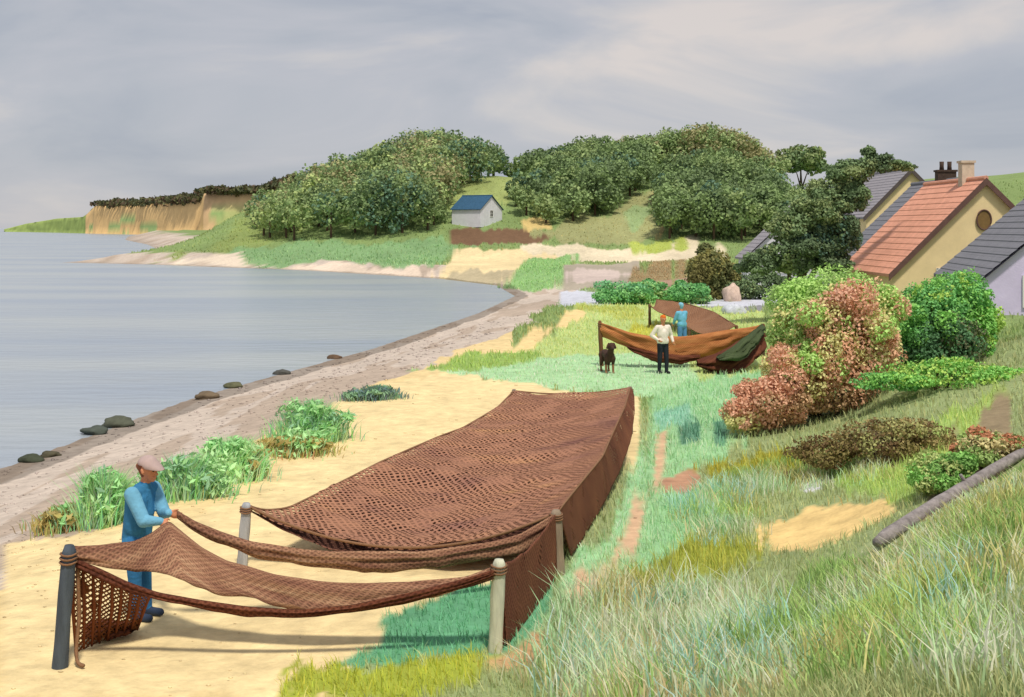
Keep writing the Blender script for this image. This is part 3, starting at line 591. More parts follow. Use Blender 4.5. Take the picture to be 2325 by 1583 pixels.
# ---------------------------------------------------------------- fishing nets
def net_mat(name, cols, cell=.042, strand=.36, cover=.5):
    m = bpy.data.materials.new(name); m.use_nodes = True; t = m.node_tree; b = t.nodes['Principled BSDF']
    N = lambda ty: t.nodes.new(ty)
    uv = N('ShaderNodeUVMap'); ma = N('ShaderNodeMapping'); ma.inputs['Rotation'].default_value = (0, 0, math.radians(45)); ma.inputs['Scale'].default_value = (1/cell, 1/cell, 1)
    t.links.new(uv.outputs[0], ma.inputs['Vector'])
    wob = N('ShaderNodeTexNoise'); wob.inputs['Scale'].default_value = 3; t.links.new(uv.outputs[0], wob.inputs['Vector'])
    mixv = N('ShaderNodeMix'); mixv.data_type = 'VECTOR'; mixv.inputs[0].default_value = .5
    va = N('ShaderNodeVectorMath'); va.operation = 'MULTIPLY_ADD'; va.inputs[1].default_value = (1.6, 1.6, 0)
    t.links.new(wob.outputs['Color'], va.inputs[0]); t.links.new(ma.outputs[0], va.inputs[2])
    sp = N('ShaderNodeSeparateXYZ'); t.links.new(va.outputs[0], sp.inputs[0])
    lines = []
    for ax in ('X', 'Y'):
        pp = N('ShaderNodeMath'); pp.operation = 'PINGPONG'; pp.inputs[1].default_value = .5; t.links.new(sp.outputs[ax], pp.inputs[0])
        lt = N('ShaderNodeMath'); lt.operation = 'LESS_THAN'; lt.inputs[1].default_value = strand*.5; t.links.new(pp.outputs[0], lt.inputs[0]); lines.append(lt)
    mxn = N('ShaderNodeMath'); mxn.operation = 'MAXIMUM'; t.links.new(lines[0].outputs[0], mxn.inputs[0]); t.links.new(lines[1].outputs[0], mxn.inputs[1])
    # bunched, double lying netting closes the holes in drifts
    dn = N('ShaderNodeTexNoise'); dn.inputs['Scale'].default_value = 1.6; dn.inputs['Detail'].default_value = 5; t.links.new(uv.outputs[0], dn.inputs['Vector'])
    gt = N('ShaderNodeMath'); gt.operation = 'LESS_THAN'; gt.inputs[1].default_value = cover; t.links.new(dn.outputs['Fac'], gt.inputs[0])
    al = N('ShaderNodeMath'); al.operation = 'MAXIMUM'; t.links.new(mxn.outputs[0], al.inputs[0]); t.links.new(gt.outputs[0], al.inputs[1])
    t.links.new(al.outputs[0], b.inputs['Alpha'])
    cn = N('ShaderNodeTexNoise'); cn.inputs['Scale'].default_value = 1.1; cn.inputs['Detail'].default_value = 7; cn.inputs['Roughness'].default_value = .65
    mp2 = N('ShaderNodeMapping'); mp2.inputs['Scale'].default_value = (.5, 1.0, 1); t.links.new(uv.outputs[0], mp2.inputs['Vector']); t.links.new(mp2.outputs[0], cn.inputs['Vector'])
    rp = N('ShaderNodeValToRGB'); t.links.new(cn.outputs['Fac'], rp.inputs['Fac'])
    e = rp.color_ramp.elements
    while len(e) < len(cols): e.new(.5)
    for k, c in enumerate(cols): e[k].position = .3+.42*k/(len(cols)-1); e[k].color = (*alb(c), 1)
    dk = N('ShaderNodeMix'); dk.data_type = 'RGBA'; dk.blend_type = 'MULTIPLY'; dk.inputs[0].default_value = 1; t.links.new(rp.outputs[0], dk.inputs[6])
    mr = N('ShaderNodeMapRange'); mr.inputs['To Min'].default_value = .66; mr.inputs['To Max'].default_value = 1.1; t.links.new(mxn.outputs[0], mr.inputs['Value']); t.links.new(mr.outputs[0], dk.inputs[7])
    t.links.new(dk.outputs[2], b.inputs['Base Color']); b.inputs['Roughness'].default_value = .92; b.inputs['Specular IOR Level'].default_value = .1
    bp = N('ShaderNodeBump'); bp.inputs['Strength'].default_value = .5; bp.inputs['Distance'].default_value = .01; t.links.new(mxn.outputs[0], bp.inputs['Height']); t.links.new(bp.outputs[0], b.inputs['Normal'])
    return m
def gather_mat(name, cols):
    """netting gathered into a rope-like swag: folds and strands run along its length"""
    m = bpy.data.materials.new(name); m.use_nodes = True; t = m.node_tree; b = t.nodes['Principled BSDF']; N = lambda ty: t.nodes.new(ty)
    uv = N('ShaderNodeUVMap'); hts = []
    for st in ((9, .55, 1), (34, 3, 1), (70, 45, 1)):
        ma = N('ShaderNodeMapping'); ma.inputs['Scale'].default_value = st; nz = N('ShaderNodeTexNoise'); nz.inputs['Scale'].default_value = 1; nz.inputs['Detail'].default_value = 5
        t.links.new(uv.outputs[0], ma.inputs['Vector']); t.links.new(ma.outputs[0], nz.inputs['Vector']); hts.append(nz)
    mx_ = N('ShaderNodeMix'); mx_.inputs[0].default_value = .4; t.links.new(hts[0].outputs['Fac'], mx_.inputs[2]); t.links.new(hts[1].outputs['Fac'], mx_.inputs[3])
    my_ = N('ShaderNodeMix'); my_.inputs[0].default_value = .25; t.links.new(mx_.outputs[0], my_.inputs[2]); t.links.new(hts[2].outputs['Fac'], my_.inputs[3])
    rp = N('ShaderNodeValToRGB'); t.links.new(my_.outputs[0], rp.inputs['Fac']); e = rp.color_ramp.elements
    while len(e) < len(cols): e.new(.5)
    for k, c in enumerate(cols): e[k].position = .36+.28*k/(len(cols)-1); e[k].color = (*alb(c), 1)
    ma = N('ShaderNodeMapping'); ma.inputs['Rotation'].default_value = (0, 0, math.radians(40)); ma.inputs['Scale'].default_value = (24, 24, 1); sp = N('ShaderNodeSeparateXYZ')
    ms_ = N('ShaderNodeMapping'); ms_.inputs['Scale'].default_value = (1.6, .7, 1); t.links.new(uv.outputs[0], ms_.inputs['Vector'])
    t.links.new(ms_.outputs[0], ma.inputs['Vector']); t.links.new(ma.outputs[0], sp.inputs[0]); pr = None
    for ax in ('X', 'Y'):
        pp = N('ShaderNodeMath'); pp.operation = 'PINGPONG'; pp.inputs[1].default_value = .5; t.links.new(sp.outputs[ax], pp.inputs[0])
        if pr is None: pr = pp
        else:
            mn_ = N('ShaderNodeMath'); mn_.operation = 'MINIMUM'; t.links.new(pr.outputs[0], mn_.inputs[0]); t.links.new(pp.outputs[0], mn_.inputs[1]); pr = mn_
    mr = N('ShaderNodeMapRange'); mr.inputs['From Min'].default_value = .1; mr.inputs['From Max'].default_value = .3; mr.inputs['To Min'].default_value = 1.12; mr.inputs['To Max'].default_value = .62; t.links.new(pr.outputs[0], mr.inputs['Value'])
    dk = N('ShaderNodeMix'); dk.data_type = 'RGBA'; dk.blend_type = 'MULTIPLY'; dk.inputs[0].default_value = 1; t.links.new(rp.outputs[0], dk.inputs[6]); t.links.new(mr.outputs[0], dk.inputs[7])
    t.links.new(dk.outputs[2], b.inputs['Base Color']); b.inputs['Roughness'].default_value = .95; b.inputs['Specular IOR Level'].default_value = .08
    bp = N('ShaderNodeBump'); bp.inputs['Strength'].default_value = .9; bp.inputs['Distance'].default_value = .03; t.links.new(my_.outputs[0], bp.inputs['Height']); t.links.new(bp.outputs[0], b.inputs['Normal'])
    return m
NB = [(136, 96, 88), (166, 120, 98), (176, 128, 102), (194, 146, 104)]
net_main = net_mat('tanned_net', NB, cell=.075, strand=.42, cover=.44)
net_shaded = net_mat('shaded_net', [(100, 62, 52), (126, 80, 62), (142, 94, 70)], cell=.06, strand=.42, cover=.56)  # browns darkened to carry the shade on the apron and side curtains
net_under = net_mat('under_net', [(120, 82, 72), (140, 98, 80)], cell=.06, strand=.42, cover=.6)
net_gath = gather_mat('gathered_net', [(112, 74, 62), (148, 106, 86), (176, 134, 106), (198, 164, 132)])
net_roll = gather_mat('dark_gathered_net', [(84, 48, 38), (112, 66, 50), (140, 88, 64)])
net_thin = net_mat('thin_net', [(110, 66, 44), (140, 90, 56)], cell=.045, strand=.3, cover=.40)
net_rust = gather_mat('rust_net', [(164, 100, 62), (198, 130, 80), (216, 154, 98)])
net_mid = net_mat('faded_net', [(138, 100, 76), (158, 116, 88), (166, 126, 98)], cell=.09, cover=.75)
rope_m = mat('rope', alb((150, 112, 84)), rough=.9, var=.25, scale=30, bump=.5, bscale=120)

def interp_pts(P, n):
    P = np.array(P, float); L = np.concatenate([[0], np.cumsum(np.linalg.norm(np.diff(P, axis=0), axis=1))]); L /= L[-1]
    s = np.linspace(0, 1, n); out = np.stack([np.interp(s, L, P[:, k]) for k in range(3)], 1)
    for _ in range(max(1, n//(len(P)*3))):
        out[1:-1] = (out[:-2]+2*out[1:-1]+out[2:])/4
    return out
def sheet(name, A, B, nu, nv, material, parent, sag=lambda u, v: 0, rip=.02, seed=0, thick=.012):
    """cloth between edge A and edge B (u runs from A to B, v along them)"""
    a = interp_pts(A, nv); b = interp_pts(B, nv)
    U, Vv = np.meshgrid(np.linspace(0, 1, nu), np.linspace(0, 1, nv))
    P = a[:, None, :]*(1-U[..., None])+b[:, None, :]*U[..., None]
    w = np.linalg.norm(b-a, axis=1); lv = np.concatenate([[0], np.cumsum(np.linalg.norm(np.diff((a+b)/2, axis=0), axis=1))])
    uu = U*w[:, None]; vv = np.repeat(lv[:, None], nu, 1)
    P[..., 2] -= sag(U, Vv)
    r = (fbm(uu*1.1+3*fbm(vv*.5, uu*.3, seed+4), vv*2.4, seed, 4)-.5)*rip*4*(.35+.65*np.sin(np.pi*np.clip(U, .04, .96)))
    P[..., 2] += r; P[..., 1] += r*.7
    me = bpy.data.meshes.new(name); V = P.reshape(-1, 3); I = np.arange(nu*nv).reshape(nv, nu)
    Fq = np.stack([I[:-1, :-1], I[:-1, 1:], I[1:, 1:], I[1:, :-1]], -1).reshape(-1, 4)
    me = mesh_np(name, V, Fq); ul = me.uv_layers.new(name='UVMap')
    UV = np.stack([uu.ravel(), vv.ravel()], 1)[Fq.ravel()]; ul.data.foreach_set('uv', UV.astype(np.float32).ravel())
    o = link(name, me, material, parent, True)
    md = o.modifiers.new('solid', 'SOLIDIFY'); md.thickness = thick; md.offset = 0
    return o
def rope(name, P, parent, r=.014, n=40):
    b = MB(); b.tube([tuple(p) for p in interp_pts(P, n)], r, 6); return b.build(name, rope_m, parent, True)
def bundle(name, T, B, thick, material, parent, n=90, seed=0, ring=26):
    """a gathered length of netting: flattened section with folds, from top edge T to bottom edge B"""
    a = interp_pts(T, n); b = interp_pts(B, n); V = []; UV = []; L = 0
    for i in range(n):
        hh = np.linalg.norm(a[i]-b[i]); e_ = math.sin(math.pi*i/(n-1))**.5     # ragged hanging edge and uneven girth
        q_ = min(hh, .22); b[i][2] -= e_*q_*(.5*(float(vnoise(i*14/n, seed, seed+1))-.4)+.12*(float(vnoise(i*40/n, seed, seed+2))-.5)); a[i][2] += e_*q_*.14*(float(vnoise(i*12/n, seed+5, seed))-.5)
        c = (a[i]+b[i])/2; h = (a[i]-b[i])/2
        if i: L += np.linalg.norm(c-(a[i-1]+b[i-1])/2)
        for k in range(ring):
            t = 2*math.pi*k/ring; fold = 1+.7*(vnoise(L*.7+seed, k*1.3, seed)-.5)*2+.4*(vnoise(L*2.6, k*1.7, seed+3)-.5)*2
            d = np.array([0, -1.0, .0])*thick/2*math.sin(t)*fold*(1 if .02 < i/n < .98 else .5)
            V.append(c+h*math.cos(t)*(1.04+min(.22, .04/max(hh, .05))*(fold-1))+d); UV.append((k/ring*np.linalg.norm(h)*4, L))
    Fq = [(i*ring+k, i*ring+(k+1) % ring, (i+1)*ring+(k+1) % ring, (i+1)*ring+k) for i in range(n-1) for k in range(ring)]
    me = mesh_np(name, V, Fq); ul = me.uv_layers.new(name='UVMap'); UV = np.array(UV)
    ul.data.foreach_set('uv', UV[np.array(Fq).ravel()].astype(np.float32).ravel())
    return link(name, me, material, parent, True)

# weathered posts
def post(label, top, bot, r, c, name='net_post'):
    key = 'post_%d_%d_%d' % c
    m = mat(key, alb(c), rough=.9, var=.35, scale=9, bump=.7, bscale=30, stretch=(1, 1, .15))
    t = Vector(top); b = Vector(bot); b.z = tz(b.x, b.y); ln = t-b
    e = empty(name, b, label, 'post', 'posts that carry the nets')
    mb = MB(); pts = [b-ln*.2]+[b+ln*k for k in (0, .2, .4, .6, .8, .95, 1.0)]
    mb.tube(pts, [r*1.05, r*1.05, r, r*.96, r*1.02, r*.94, r*.9, r*.6], 12, .07); mb.build('pole', m, e, True)
    rp = MB()
    for k in range(3):
        c0 = b+ln*(.86+.035*k); n = 14
        rp.tube([c0+Vector((math.cos(i*2*math.pi/n)*r*1.08, math.sin(i*2*math.pi/n)*r*1.08, .006*math.sin(i))) for i in range(n+1)], .011, 5)
    rp.build('lashing', rope_m, e, True)
    return e
P1t, P1b = (-4.403, 12.300, 1.244), (-4.500, 12.300, 0.008)
P2t, P2b = (-0.131, 12.850, 0.956), (-0.176, 12.850, -0.005)
P3t, P3b = (-3.457, 16.100, 0.820), (-3.520, 16.100, -0.001)
P4t, P4b = (0.557, 15.700, 0.819), (0.596, 15.700, -0.003)
P5t, P6t = (0.042, 26.220, 0.980), (2.536, 26.501, 1.000)
post('dark blue grey leaning net post at the lower left corner', P1t, P1b, .075, (82, 92, 104))
post('pale whitish net post at the near right corner of the nets', P2t, P2b, .075, (214, 214, 192))
post('light grey net post standing on sand at the left corner of the big brown sheet', P3t, P3b, .07, (178, 180, 186))
post('grey brown net post under the right front corner of the big brown sheet', P4t, P4b, .075, (164, 146, 126))
post('net post hidden under the far left tip of the big sheet', P5t, (P5t[0], P5t[1], 0), .06, (150, 136, 120))
post('net post hidden under the far right tip of the big sheet', P6t, (P6t[0], P6t[1], 0), .06, (150, 136, 120))

# the big spread sheet
LEFT = [(P3t[0], P3t[1], P3t[2]-.03), (-3.277, 16.346, 0.660), (-3.016, 16.677, 0.620), (-2.674, 17.762, 0.640), (-2.404, 18.607, 0.660), (-2.067, 19.304, 0.740), (-1.704, 20.570, 0.720), (-1.260, 21.758, 0.740), (-0.912, 22.745, 0.720), (-0.654, 23.664, 0.740), (-0.286, 24.682, 0.820), (P5t[0], P5t[1], P5t[2]-.03)]
RIGHT = [(P4t[0]+.02, P4t[1], P4t[2]-.03), (0.676, 16.137, 0.800), (0.972, 17.544, 0.780), (1.424, 19.534, 0.780), (1.853, 22.074, 0.860), (2.178, 23.923, 0.930), (P6t[0], P6t[1], P6t[2]-.02)]
net = empty('fishing_net', (-1.2, 20, 0), 'big tanned brown fishing net spread as a sheet over posts to dry', 'fishing net')
def msag(u, v): return 4*u*(1-u)*(.40*(1-v)**2+.10+.06*np.sin(v*9)**2)
sheet('net_sheet', LEFT, RIGHT, 90, 220, net_main, net, msag, .045, 1)
lo = lambda P: [(p[0], p[1]+.02, p[2]-.10) for p in P]
sheet('under_layer', lo(LEFT), lo(RIGHT), 60, 140, net_under, net, msag, .05, 2)
APR_B = [(0.782, 16.324, 0.060), (1.051, 17.598, 0.060), (1.391, 19.091, 0.100), (1.636, 20.173, 0.180), (1.887, 21.303, 0.270), (2.218, 23.012, 0.480), (2.415, 24.336, 0.740), (2.572, 26.003, 0.860)]
sheet('side_apron', RIGHT, APR_B, 24, 160, net_shaded, net, lambda u, v: 0, .035, 3)
rope('head_rope', LEFT, net, .016, 120); rope('head_rope', RIGHT, net, .016, 120)
frn = [tuple(Vector(LEFT[0]).lerp(Vector(RIGHT[0]), u)-Vector((0, 0, 4*u*(1-u)*.5))) for u in np.linspace(0, 1, 24)]
rope('front_rope', frn, net, .018, 60)
bck = [tuple(Vector(LEFT[-1]).lerp(Vector(RIGHT[-1]), u)-Vector((0, 0, 4*u*(1-u)*.10))) for u in np.linspace(0, 1, 12)]
rope('back_rope', bck, net, .016, 30)

# the gathered net that the person in blue is handling
gn = empty('fishing_net', (-1.5, 13, 0), 'gathered brown net hanging in swags, lifted by the person in blue', 'fishing net')
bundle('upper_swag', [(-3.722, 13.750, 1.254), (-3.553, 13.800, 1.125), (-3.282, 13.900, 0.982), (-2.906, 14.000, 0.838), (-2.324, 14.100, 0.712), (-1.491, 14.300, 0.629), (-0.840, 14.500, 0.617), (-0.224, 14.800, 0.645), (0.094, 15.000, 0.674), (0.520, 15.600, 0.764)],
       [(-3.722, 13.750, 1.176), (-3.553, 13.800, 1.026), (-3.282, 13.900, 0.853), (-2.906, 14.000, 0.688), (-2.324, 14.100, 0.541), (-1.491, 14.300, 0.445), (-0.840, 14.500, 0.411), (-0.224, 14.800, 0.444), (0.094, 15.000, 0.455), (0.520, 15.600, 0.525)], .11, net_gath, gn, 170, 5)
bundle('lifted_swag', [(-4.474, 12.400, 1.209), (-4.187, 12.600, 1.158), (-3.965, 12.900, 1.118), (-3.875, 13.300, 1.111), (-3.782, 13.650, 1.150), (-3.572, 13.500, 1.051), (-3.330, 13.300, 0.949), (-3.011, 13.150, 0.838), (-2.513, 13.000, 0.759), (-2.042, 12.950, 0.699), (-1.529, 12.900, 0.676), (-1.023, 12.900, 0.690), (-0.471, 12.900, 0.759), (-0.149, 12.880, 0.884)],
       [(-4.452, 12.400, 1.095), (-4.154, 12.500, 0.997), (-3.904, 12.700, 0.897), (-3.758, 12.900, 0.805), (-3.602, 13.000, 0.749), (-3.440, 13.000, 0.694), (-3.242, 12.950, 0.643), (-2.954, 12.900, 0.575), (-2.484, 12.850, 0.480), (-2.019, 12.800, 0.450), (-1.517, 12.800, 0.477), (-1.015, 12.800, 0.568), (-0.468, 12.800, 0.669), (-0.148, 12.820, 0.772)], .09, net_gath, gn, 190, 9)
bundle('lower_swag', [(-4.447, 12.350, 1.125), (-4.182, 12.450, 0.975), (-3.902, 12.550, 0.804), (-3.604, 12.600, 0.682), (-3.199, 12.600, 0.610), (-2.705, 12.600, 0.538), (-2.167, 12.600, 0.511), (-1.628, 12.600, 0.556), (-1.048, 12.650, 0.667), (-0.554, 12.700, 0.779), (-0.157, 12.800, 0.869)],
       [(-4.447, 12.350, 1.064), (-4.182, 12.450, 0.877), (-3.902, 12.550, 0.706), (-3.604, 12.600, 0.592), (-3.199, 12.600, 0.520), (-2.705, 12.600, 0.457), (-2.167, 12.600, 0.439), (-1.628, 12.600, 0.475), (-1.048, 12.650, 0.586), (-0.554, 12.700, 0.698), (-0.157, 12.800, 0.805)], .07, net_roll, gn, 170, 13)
sheet('side_curtain', [(-0.131, 12.860, 0.908), (0.012, 13.400, 0.799), (0.162, 14.000, 0.748), (0.356, 14.800, 0.740), (0.556, 15.680, 0.768)], [(-0.104, 12.950, 0.006), (0.036, 13.400, -0.022), (0.187, 14.000, -0.040), (0.364, 14.700, -0.042), (0.550, 15.500, -0.030)], 26, 70, net_shaded, gn, lambda u, v: 0, .035, 21)
sheet('side_curtain', [(-0.103, 12.900, 0.878), (0.012, 13.450, 0.767), (0.163, 14.050, 0.725), (0.357, 14.850, 0.717), (0.557, 15.720, 0.747)], [(-0.058, 13.000, 0.008), (0.060, 13.450, -0.019), (0.213, 14.050, -0.046), (0.386, 14.750, -0.047), (0.562, 15.550, -0.033)], 26, 70, net_shaded, gn, lambda u, v: 0, .05, 23)
sheet('thin_curtain', [(-4.420, 12.420, 1.036), (-4.187, 12.600, 0.889), (-3.934, 12.800, 0.678), (-3.787, 13.000, 0.536)], [(-4.510, 12.750, 0.029), (-4.396, 12.950, 0.043), (-4.222, 13.200, 0.044), (-4.071, 13.400, 0.035)], 26, 50, net_thin, gn, lambda u, v: 0, .04, 27)
cordm = gather_mat('cord_brown', [(108, 60, 42), (140, 84, 56)])
for k in range(9):
    t = k/8; x0 = Vector((-4.411, 12.420, 1.005)).lerp(Vector((-3.811, 13.000, 0.536)), t); x1 = Vector((-4.501, 12.750, 0.029)).lerp(Vector((-4.062, 13.400, 0.045)), t)
    b = MB(); b.tube([x0, x0.lerp(x1, .5)+Vector((random.uniform(-.03, .03), 0, 0)), x1], [.016, .02, .012], 6); b.build('cord', cordm, gn, True)
bundle('foot_heap', [(-4.547, 13.200, 0.166), (-4.380, 13.250, 0.188), (-4.230, 13.300, 0.144), (-4.095, 13.400, 0.131)], [(-4.548, 13.150, 0.079), (-4.363, 13.200, 0.063), (-4.214, 13.250, 0.065), (-4.070, 13.350, 0.061)], .3, net_roll, gn, 30, 31)
rope('corner_rope', [(-4.359, 12.400, 0.988), (-4.342, 12.400, 0.502), (-4.359, 12.350, 0.166), (-4.324, 12.300, 0.060), (-4.246, 12.250, 0.061)], gn, .02, 24)

# the nets further along the meadow
M1t, M1b = (2.808, 39.500, 1.444), (2.865, 39.500, 0.261)
M2t, M2b = (8.524, 42.000, 1.152), (8.524, 42.000, 0.179)
post('slim brown post at the left end of the rust coloured net', M1t, M1b, .07, (120, 84, 56))
post('slim brown post at the right end of the rust coloured net', M2t, M2b, .07, (96, 78, 60))
mn = empty('fishing_net', (5.2, 40, 0), 'rust orange net hung in a long swag across the meadow', 'fishing net')
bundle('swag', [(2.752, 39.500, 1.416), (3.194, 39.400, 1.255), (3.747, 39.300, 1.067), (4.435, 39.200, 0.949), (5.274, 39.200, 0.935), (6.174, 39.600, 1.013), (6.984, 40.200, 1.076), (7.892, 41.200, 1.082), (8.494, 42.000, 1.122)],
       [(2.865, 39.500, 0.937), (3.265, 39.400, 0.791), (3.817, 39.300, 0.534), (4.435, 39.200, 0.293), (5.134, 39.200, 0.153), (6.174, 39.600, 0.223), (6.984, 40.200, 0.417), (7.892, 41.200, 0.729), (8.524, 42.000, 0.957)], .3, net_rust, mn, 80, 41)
bundle('front_fold', [(3.588, 39.100, 0.680), (4.413, 39.000, 0.481), (5.247, 39.000, 0.369), (5.972, 39.200, 0.377)], [(3.700, 39.100, 0.554), (4.413, 39.000, 0.230), (5.247, 39.000, 0.119), (5.916, 39.200, 0.209)], .2, net_roll, mn, 40, 43)
dn_ = empty('fishing_net', (7.5, 38, 0), 'shade-darkened brown net heaped on the grass at the right end of the rust net', 'fishing net')
bundle('heap', [(5.621, 37.600, 0.380), (6.163, 37.800, 0.520), (6.808, 38.400, 0.732), (7.547, 39.400, 0.974), (8.365, 41.000, 1.215)], [(5.648, 37.600, 0.192), (6.082, 37.300, 0.040), (6.596, 37.200, 0.025), (7.241, 37.800, 0.197), (8.101, 39.500, 0.571)], .9, net_roll, dn_, 50, 45)
bundle('shaded_fold', [(6.138, 37.000, 0.523), (6.463, 37.200, 0.714), (6.971, 37.800, 0.924), (7.543, 38.800, 1.109), (8.220, 40.500, 1.239)], [(6.191, 37.000, 0.444), (6.446, 36.950, 0.450), (6.869, 37.100, 0.460), (7.442, 38.000, 0.716), (8.175, 40.000, 1.064)], .7, gather_mat('shaded_green_net', [(70, 82, 58), (90, 104, 70)]), dn_, 30, 47)  # heap and fold: dark brown and green paint in the net's shaded underside
sn = empty('fishing_net', (7, 47, 0), 'faded brown net sheet spread behind the rust orange net', 'fishing net')
sheet('net_sheet', [(6.106, 54.830, 1.000), (6.271, 53.732, 0.800), (6.846, 52.269, 0.600), (7.004, 48.827, 0.450)], [(6.772, 58.025, 1.050), (7.973, 56.283, 0.950), (8.548, 52.428, 0.850), (8.492, 46.767, 0.700)], 40, 60, net_mid, sn, lambda u, v: .25*4*u*(1-u), .06, 51)
for q, lab in (((6.177, 55.467, 1.000), 'short post under the left tip of the faded brown net'), ((8.523, 46.937, 0.720), 'short post under the right corner of the faded brown net'), ((6.999, 48.795, 0.470), 'stub post under the front corner of the faded brown net')):
    post(lab, q, (q[0], q[1], 0), .06, (118, 92, 70))
rope('head_rope', [(6.106, 54.830, 1.000), (6.271, 53.732, 0.800), (6.846, 52.269, 0.600), (7.004, 48.827, 0.450)], sn, .02); rope('head_rope', [(6.772, 58.025, 1.050), (7.973, 56.283, 0.950), (8.548, 52.428, 0.850), (8.492, 46.767, 0.700)], sn, .02)

# ---------------------------------------------------------------- people and the dog
def figure(name, prims, voxel, mats, parent, smooth=6):
    """one continuous body grown round tapered limbs; prims: (p0, p1, r0, r1, material index)"""
    bm = bmesh.new()
    for (p0, p1, r0, r1, mi) in prims:
        p0 = Vector(p0); p1 = Vector(p1); ax = p1-p0; L = ax.length
        q = ax.to_track_quat('Z', 'Y').to_matrix().to_4x4() if L > 1e-6 else Matrix.Identity(4)
        seg = 14; rows = []
        for k in range(5): a = -math.pi/2+k*math.pi/2/4; rows.append((r0*math.cos(a), r0*math.sin(a)))
        for k in range(5): a = k*math.pi/2/4; rows.append((r1*math.cos(a), L+r1*math.sin(a)))
        R = []
        for (r, h) in rows:
            R.append([bm.verts.new(p0+q.to_3x3() @ Vector((max(r, 1e-4)*math.cos(2*math.pi*s/seg), max(r, 1e-4)*math.sin(2*math.pi*s/seg), h))) for s in range(seg)])
        for i in range(len(R)-1):
            for s in range(seg): bm.faces.new((R[i][s], R[i][(s+1) % seg], R[i+1][(s+1) % seg], R[i+1][s]))
        bm.faces.new(R[0][::-1]); bm.faces.new(R[-1])
    bmesh.ops.recalc_face_normals(bm, faces=bm.faces)
    me = bpy.data.meshes.new(name); bm.to_mesh(me); bm.free()
    o = bpy.data.objects.new(name, me); COL.objects.link(o)
    md = o.modifiers.new('r', 'REMESH'); md.mode = 'VOXEL'; md.voxel_size = voxel
    md = o.modifiers.new('s', 'SMOOTH'); md.iterations = smooth; md.factor = .5
    dg = bpy.context.evaluated_depsgraph_get(); me2 = bpy.data.meshes.new_from_object(o.evaluated_get(dg)); bpy.data.objects.remove(o, do_unlink=True)
    n = len(me2.polygons); c = np.zeros(n*3); me2.polygons.foreach_get('center', c); c = c.reshape(-1, 3)
    best = np.full(n, 1e9); idx = np.zeros(n, np.int32)
    for (p0, p1, r0, r1, mi) in prims:
        a = np.array(p0); d = np.array(p1)-a; L = d@d+1e-9; t = np.clip(((c-a)@d)/L, 0, 1)
        ds = np.linalg.norm(c-a-t[:, None]*d, axis=1)-(r0+(r1-r0)*t); k = ds < best; best[k] = ds[k]; idx[k] = mi
    me2.materials.clear()
    for m in mats: me2.materials.append(m)
    me2.polygons.foreach_set('material_index', idx); me2.polygons.foreach_set('use_smooth', [True]*n)
    return link(name, me2, None, parent)
cloth = lambda n, c, k=1.0: mat(n, alb(c, k), rough=.9, var=.16, scale=7, bump=.5, bscale=22, spec=.15)
skin = mat('skin', alb((222, 150, 112)), rough=.55, var=.08, scale=12)
hairm = mat('auburn_hair', alb((140, 84, 56)), rough=.7, var=.3, scale=30, stretch=(1, 1, .2))
def hand(prims, wrist, d, thumb_side, mi, s=1.0):
    """palm, four curled fingers of unequal length and a thumb leaving the side of the palm"""
    d = Vector(d).normalized(); t = Vector(thumb_side).normalized(); t = (t-d*t.dot(d)).normalized(); nn = d.cross(t)
    w = Vector(wrist); palm = w+d*.075*s
    prims.append((tuple(w), tuple(palm), .026*s, .034*s, mi)); prims.append((tuple(w+t*.02*s+d*.02*s), tuple(palm+t*.025*s), .02*s, .02*s, mi)); prims.append((tuple(w-t*.02*s+d*.02*s), tuple(palm-t*.025*s), .02*s, .02*s, mi))
    for k, ln in enumerate((.062, .072, .068, .052)):
        a = palm+t*(.032-.021*k)*s+d*.012*s; b1 = a+d*ln*.5*s-nn*.010*s; c1 = b1+(d*.45-nn*.9).normalized()*ln*.55*s
        prims.append((tuple(a), tuple(b1), .0105*s, .0095*s, mi)); prims.append((tuple(b1), tuple(c1), .0095*s, .008*s, mi))
    a = w+d*.025*s+t*.03*s; b1 = a+(t*.8+d*.7).normalized()*.045*s; c1 = b1+(d*.8-nn*.6).normalized()*.035*s
    prims.append((tuple(a), tuple(b1), .013*s, .011*s, mi)); prims.append((tuple(b1), tuple(c1), .011*s, .009*s, mi))
def head_prims(P, c, fwd, hair=1, sk=0, s=1.0):
    c = Vector(c); f = Vector(fwd).normalized(); u = Vector((0, 0, 1)); f = (f-u*f.z*.0).normalized(); r = f.cross(u).normalized()
    P += [(tuple(c+u*.035*s), tuple(c+u*.02*s+f*.015*s), .092*s, .088*s, sk), (tuple(c-u*.05*s+f*.03*s), tuple(c-u*.075*s+f*.045*s), .062*s, .042*s, sk),
          (tuple(c+f*.085*s+u*.015*s), tuple(c+f*.112*s-u*.022*s), .011*s, .016*s, sk), (tuple(c+f*.082*s-u*.058*s-r*.018*s), tuple(c+f*.082*s-u*.058*s+r*.018*s), .012*s, .012*s, sk),
          (tuple(c+f*.08*s+u*.036*s-r*.045*s), tuple(c+f*.088*s+u*.036*s+r*.0), .012*s, .012*s, sk), (tuple(c+f*.08*s+u*.036*s+r*.045*s), tuple(c+f*.088*s+u*.036*s), .012*s, .012*s, sk)]
    for e in (-1, 1): P.append((tuple(c+r*.092*s*e-u*.01*s-f*.005*s), tuple(c+r*.092*s*e+u*.02*s-f*.012*s), .016*s, .018*s, sk))
    P += [(tuple(c-f*.03*s+u*.055*s), tuple(c+f*.02*s+u*.075*s), .092*s, .078*s, hair), (tuple(c-f*.045*s+u*.01*s), tuple(c-f*.04*s-u*.045*s), .078*s, .055*s, hair)]
